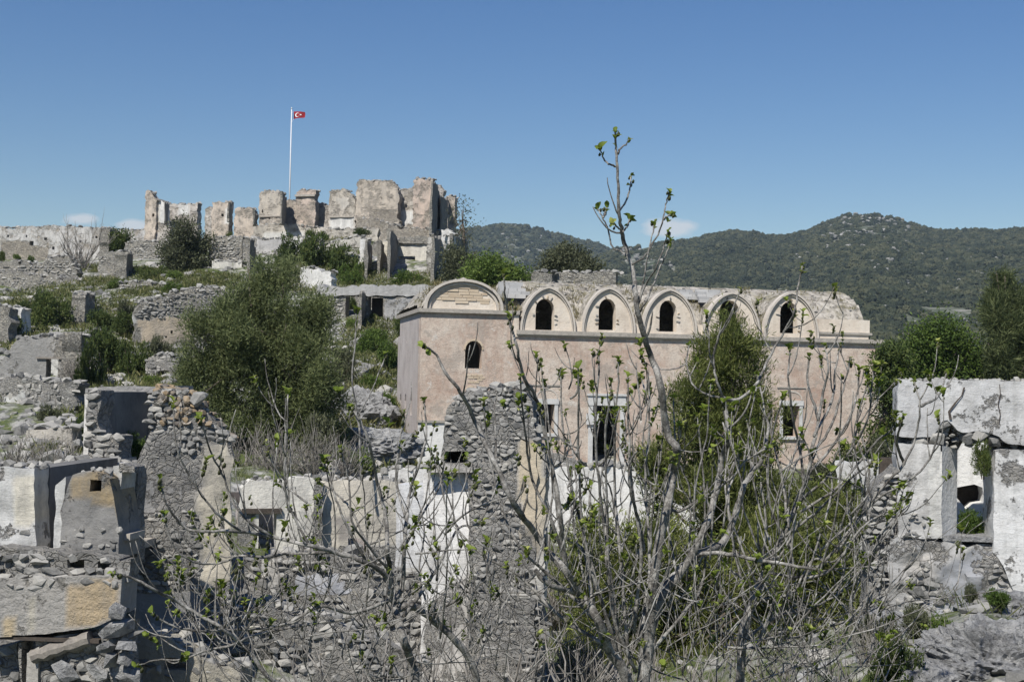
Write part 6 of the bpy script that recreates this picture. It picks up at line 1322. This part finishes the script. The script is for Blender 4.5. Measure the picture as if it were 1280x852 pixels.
    def build(s):
        for nm, L_, sd in (('trunk', s.big, 9), ('twigs', s.thin, 5)):
            vs, fs = [], []
            for P, R_ in L_: tube_data(P, R_, sd, vs, fs)
            if vs:
                o = mesh(nm, vs, fs, M['bark'], s.t, True)
                if nm == 'twigs': o['kind'] = 'stuff'
        s.leaves.sort(key=lambda q: -q[0]); off = s.base
        for L, m_ in s.leaves[:290]:
            o = link('leaf', s.r.choice(LEAF), s.t); m2 = m_.copy(); m2.translation = m_.translation - off; o.matrix_local = m2
        vs, fs = [], []
        for L, m_ in s.leaves[290:]:
            me = s.r.choice(LEAF); b = len(vs); vs += [m_ @ v.co for v in me.vertices]; fs += [[b + i for i in q.vertices] for q in me.polygons]
        if vs: mesh('small_leaves', vs, fs, M['figleaf'], s.t, True)['kind'] = 'stuff'
        vs, fs = [], []; g = rock_mesh(M['bud'], 1)
        for p, r in s.buds:
            b = len(vs); vs += [p + Vector((v.co.x * r, v.co.y * r, v.co.z * r * 1.4)) for v in g.vertices]; fs += [[b + i for i in q.vertices] for q in g.polygons]
        if vs: mesh('buds', vs, fs, M['bud'], s.t, True)['kind'] = 'stuff'
# main tree
f = Fig('tallest bare fig tree whose leader rises above the church into the sky', 795, 905, 9, 1)
f.limb([(800, 905), (812, 800), (815, 740), (826, 677), (833, 635), (842, 589), (845, 561), (834, 540), (826, 480), (816, 450), (804, 416), (795, 375), (791, 340), (781, 302), (777, 285), (773, 264), (772, 222), (770, 187), (769, 165)], 17, 2.6, 9, 8.5, .06, spur_from=.3)
for q in ([(774, 264), (783, 248), (788, 235), (789, 221)], [(770, 208), (762, 205), (756, 199), (751, 186)], [(772, 192), (776, 186), (781, 182), (786, 174)], [(782, 320), (775, 314), (766, 309), (759, 288), (754, 272), (747, 262)], [(754, 272), (757, 266), (758, 260)], [(777, 288), (770, 282), (766, 278)], [(779, 290), (784, 282), (787, 274)], [(790, 330), (800, 325), (808, 318), (822, 293), (829, 274), (833, 255), (838, 240)], [(829, 274), (834, 270), (838, 267)], [(797, 375), (803, 362), (813, 302), (819, 277)], [(797, 380), (808, 353), (820, 335), (829, 309), (834, 290)], [(800, 390), (810, 372), (822, 340), (832, 318), (838, 300)]):
    f.limb(q, 3.4, 2, 8.6, 8.6 + f.r.uniform(-.3, .3))
f.limb([(800, 900), (808, 800), (829, 740), (850, 712), (871, 691), (903, 677), (921, 638), (931, 607), (940, 590), (952, 575), (960, 540), (962, 510)], 20, 3.5, 9, 9.6, .2)
f.limb([(836, 735), (862, 700), (882, 655), (896, 610), (903, 571), (912, 547), (907, 519), (903, 497)], 12, 7, 9.1, 9.4, .12, False)
f.limb([(903, 497), (921, 499), (945, 483), (957, 457), (972, 430), (985, 405), (995, 385), (998, 360), (1002, 333)], 5.5, 2.2, 9.4, 9.8, .1)
f.limb([(903, 497), (896, 475), (892, 450), (899, 420), (914, 393), (926, 362)], 4.5, 2.2, 9.4, 9.1, .1)
f.limb([(903, 497), (880, 492), (866, 480), (858, 455), (862, 430)], 3.8, 2, 9.4, 9.9, .15)
f.limb([(871, 691), (910, 693), (945, 700), (980, 704), (1025, 711)], 7, 4, 9.1, 8.6, .25)
f.limb([(833, 637), (852, 637), (880, 620), (915, 598), (935, 575), (960, 560)], 5, 3, 9, 8.7, .2)
f.limb([(805, 690), (800, 655), (790, 620), (788, 580), (800, 560)], 6, 3, 9, 8.6, .2)
f.limb([(795, 880), (775, 830), (758, 808), (747, 772), (722, 740), (706, 712), (681, 685), (665, 660), (643, 630), (621, 584), (593, 525), (575, 490), (560, 470), (545, 445), (528, 430)], 17, 2.6, 9, 8.2, .2, spur_from=.35)
f.limb([(707, 712), (703, 674), (700, 645), (694, 606), (681, 540), (669, 497), (655, 470), (645, 430), (637, 400), (631, 365), (630, 342)], 8.5, 2.2, 8.8, 8.3, .15)
f.limb([(724, 742), (700, 735), (681, 728), (668, 712)], 8, 6.5, 8.9, 8.6, 0, False)
for q in ([(778, 835), (760, 700), (748, 600), (745, 520), (748, 470), (748, 443)], [(785, 820), (775, 690), (768, 600), (770, 520), (774, 450)], [(772, 820), (735, 690), (712, 600), (702, 520), (701, 462)], [(792, 790), (800, 690), (790, 600), (786, 530), (785, 470)], [(775, 825), (745, 730), (728, 660), (724, 560), (722, 460)], [(800, 830), (850, 770), (880, 720), (880, 600), (872, 520)], [(796, 840), (765, 760), (758, 640), (757, 540), (763, 490)], [(800, 800), (812, 700), (806, 600), (812, 520), (800, 470)], [(760, 808), (700, 770), (650, 720), (600, 690), (560, 640), (545, 560)], [(750, 780), (690, 720), (655, 690), (630, 640), (610, 560), (604, 500)], [(740, 760), (730, 690), (700, 660), (690, 560), (680, 480)], [(716, 735), (690, 650), (665, 600), (655, 540), (650, 470)]):
    f.limb(q, 6, 2.2, 9, None, .22)
for k in range(13):
    x = 690 + k * 18.4 + f.r.uniform(-6, 6); yt = f.r.uniform(440, 560); f.limb([(x + f.r.uniform(-22, 22), f.r.uniform(660, 760)), (x + f.r.uniform(-12, 12), 620), (x + f.r.uniform(-8, 8), (620 + yt) / 2), (x + f.r.uniform(-12, 12), yt)], 3.6, 1.9, 9.2 + f.r.uniform(-.8, .8), None, .1)
f.thicket(560, 900, 740, 880, 105, w=(1, 2.4), tipp=.12); f.thicket(680, 960, 600, 760, 30, 50, 130, Yr=.9); f.thicket(690, 850, 480, 640, 14, 40, 100, Yr=.8, tipp=.7); f.build()
# left tree
f = Fig('dark stemmed fig tree at left with long drooping branches over the ruins', 524, 905, 8, 2)
f.limb([(527, 905), (521, 852), (512, 820), (504, 797), (491, 751), (488, 743)], 13, 11, 8, 8, 0, False)
f.limb([(489, 746), (487, 715), (485, 687), (482, 644), (471, 602), (463, 560), (452, 530), (440, 508)], 8.5, 2.6, 8, 7.7, .2)
f.limb([(491, 750), (502, 735), (505, 687), (508, 650), (511, 616), (522, 585), (534, 545), (530, 500)], 8.5, 2.6, 8, 8.4, .2)
f.limb([(488, 742), (485, 723), (457, 701), (418, 690), (387, 681), (339, 670), (297, 664), (260, 664), (232, 660), (208, 630), (200, 597)], 8.5, 2.4, 7.9, 7.2, .22)
f.limb([(418, 690), (387, 690), (360, 692), (330, 697), (300, 695), (270, 705), (235, 700), (215, 680), (204, 640)], 5, 2.2, 7.8, 7.4, .22)
f.limb([(500, 852), (420, 870), (344, 852), (309, 809), (279, 787), (254, 772), (222, 752), (192, 737), (167, 722), (140, 716)], 8, 3, 7.8, 7.0, .22)
f.limb([(489, 748), (440, 765), (401, 757), (364, 777), (329, 784), (279, 787), (242, 787), (212, 780), (190, 765)], 5.5, 2.4, 7.9, 7.3, .24)
f.limb([(440, 770), (380, 780), (319, 794), (290, 806), (260, 812), (228, 824), (195, 825), (170, 830)], 5, 2.2, 8.0, 7.6, .22)
f.limb([(496, 760), (520, 760), (560, 790), (590, 830), (600, 880)], 12, 10, 8.3, 8.6, .1, False)
f.limb([(504, 770), (540, 720), (556, 690), (575, 660), (600, 650), (625, 600)], 6, 2.4, 8.2, 8.8, .2)
f.limb([(340, 672), (300, 640), (280, 600), (262, 560), (250, 520)], 4.4, 2.2, 7.4, 7.1, .2)
f.limb([(300, 664), (270, 640), (240, 600), (222, 560), (216, 500)], 4, 2.2, 7.3, 7.0, .2)
f.limb([(387, 681), (365, 640), (355, 600), (358, 550), (360, 490)], 4.2, 2.2, 7.8, 7.6, .2)
f.limb([(457, 701), (430, 650), (415, 610), (410, 580)], 4.6, 2.4, 7.9, 7.9, .24); f.limb([(470, 705), (440, 640), (424, 620), (398, 600)], 4.2, 2.2, 7.9, 8.2, .2)
f.limb([(487, 715), (460, 680), (440, 650), (436, 600), (425, 560)], 4.8, 2.2, 7.9, 7.6, .2)
f.limb([(505, 687), (530, 640), (548, 610), (556, 570)], 4.6, 2.2, 8.1, 8.3, .2); f.limb([(508, 650), (495, 600), (498, 560), (505, 515)], 4.2, 2.2, 8.2, 8.4, .2)
for k in range(7):
    x = 340 + k * 36 + f.r.uniform(-6, 6); yt = f.r.uniform(540, 660); f.limb([(x + f.r.uniform(-26, 26), f.r.uniform(740, 800)), (x + f.r.uniform(-12, 12), 715), (x + f.r.uniform(-8, 8), (715 + yt) / 2), (x + f.r.uniform(-14, 14), yt)], 3.4, 1.8, 8.1 + f.r.uniform(-.6, .6), None, .1)
f.thicket(230, 600, 770, 890, 95, 60, 190, w=(1, 2.4), tipp=.12, Yr=.8); f.thicket(380, 620, 620, 780, 30, 50, 130, Yr=.7); f.thicket(180, 420, 690, 800, 26, 50, 130, Yr=.5, w=(1, 2.4), tipp=.25); f.build()
# right tree
f = Fig('many stemmed fig tree at right in front of the far end of the church', 960, 910, 10.5, 3)
f.limb([(925, 905), (928, 796), (942, 750), (956, 714), (976, 673), (997, 628), (1010, 594), (1016, 560), (1023, 525), (1010, 480), (1011, 445)], 14, 2.6, 10.5, 10.8, .2)
for q in ([(1016, 565), (1035, 540), (1050, 500), (1058, 470), (1063, 448)], [(1010, 594), (1040, 560), (1062, 520), (1072, 490), (1074, 462)], [(1023, 525), (1030, 490), (1036, 460), (1032, 432)], [(1005, 610), (1000, 560), (990, 520), (986, 470), (988, 436)], [(1018, 545), (1040, 500), (1044, 460), (1052, 430)], [(997, 628), (1030, 600), (1065, 560), (1085, 520), (1092, 470), (1094, 455)], [(985, 660), (978, 600), (968, 560), (955, 510), (948, 470)], [(1000, 640), (1045, 610), (1091, 556), (1105, 545), (1120, 533)], [(976, 673), (1020, 640), (1060, 600), (1093, 575)],
          [(960, 715), (1005, 720), (1040, 690), (1088, 631), (1137, 600), (1161, 574), (1174, 538), (1172, 520)], [(1045, 690), (1093, 621), (1130, 580), (1145, 543), (1150, 507), (1143, 478)], [(1150, 507), (1166, 500), (1176, 490), (1184, 465)], [(1130, 580), (1120, 555), (1127, 530), (1130, 520)], [(1000, 725), (1040, 710), (1075, 660), (1110, 640), (1125, 632)], [(1090, 700), (1100, 670), (1118, 642), (1122, 634)], [(945, 750), (990, 740), (1015, 700), (1045, 700), (1080, 660)], [(930, 800), (970, 770), (1010, 760), (1050, 740), (1085, 700)], [(935, 780), (925, 720), (915, 660), (910, 600), (925, 560)], [(950, 730), (958, 660), (950, 600), (940, 550)]):
    f.limb(q, 5, 2.2, 10.6, None, .24)
for k in range(9):
    x = 905 + k * 21 + f.r.uniform(-6, 6); yt = f.r.uniform(430, 570); f.limb([(x * .6 + 390 + f.r.uniform(-22, 22), f.r.uniform(680, 770)), (x + f.r.uniform(-14, 6), 630), (x + f.r.uniform(-8, 8), (620 + yt) / 2), (x + f.r.uniform(-8, 16), yt)], 3.6, 1.9, 10.6 + f.r.uniform(-.8, .8), None, .1)
f.thicket(880, 1110, 720, 880, 80, 60, 190, w=(1, 2.4), tipp=.12); f.thicket(960, 1100, 560, 720, 22, 50, 120, Yr=.8, tipp=.6); f.thicket(900, 1060, 780, 850, 40, 60, 160, lean=1.1); f.build()
# small saplings against the big pine
f = Fig('slender young fig shoot standing in front of the big pine', 362, 640, 16, 4)
f.limb([(362, 640), (358, 580), (356, 530), (357, 488)], 3, 2, 16, 16, .0); f.build()
f = Fig('small forked fig sapling on the slope left of the church', 452, 600, 30, 5)
f.limb([(452, 600), (448, 540), (446, 510), (440, 470), (444, 420), (446, 388)], 4, 1.6, 30, 30, .1); f.limb([(447, 520), (462, 495), (480, 450), (482, 442)], 2.4, 1.4, 30, 30.3, .1); f.limb([(447, 520), (430, 500), (424, 490)], 2.2, 1.2, 30, 29.8, .1); f.build()
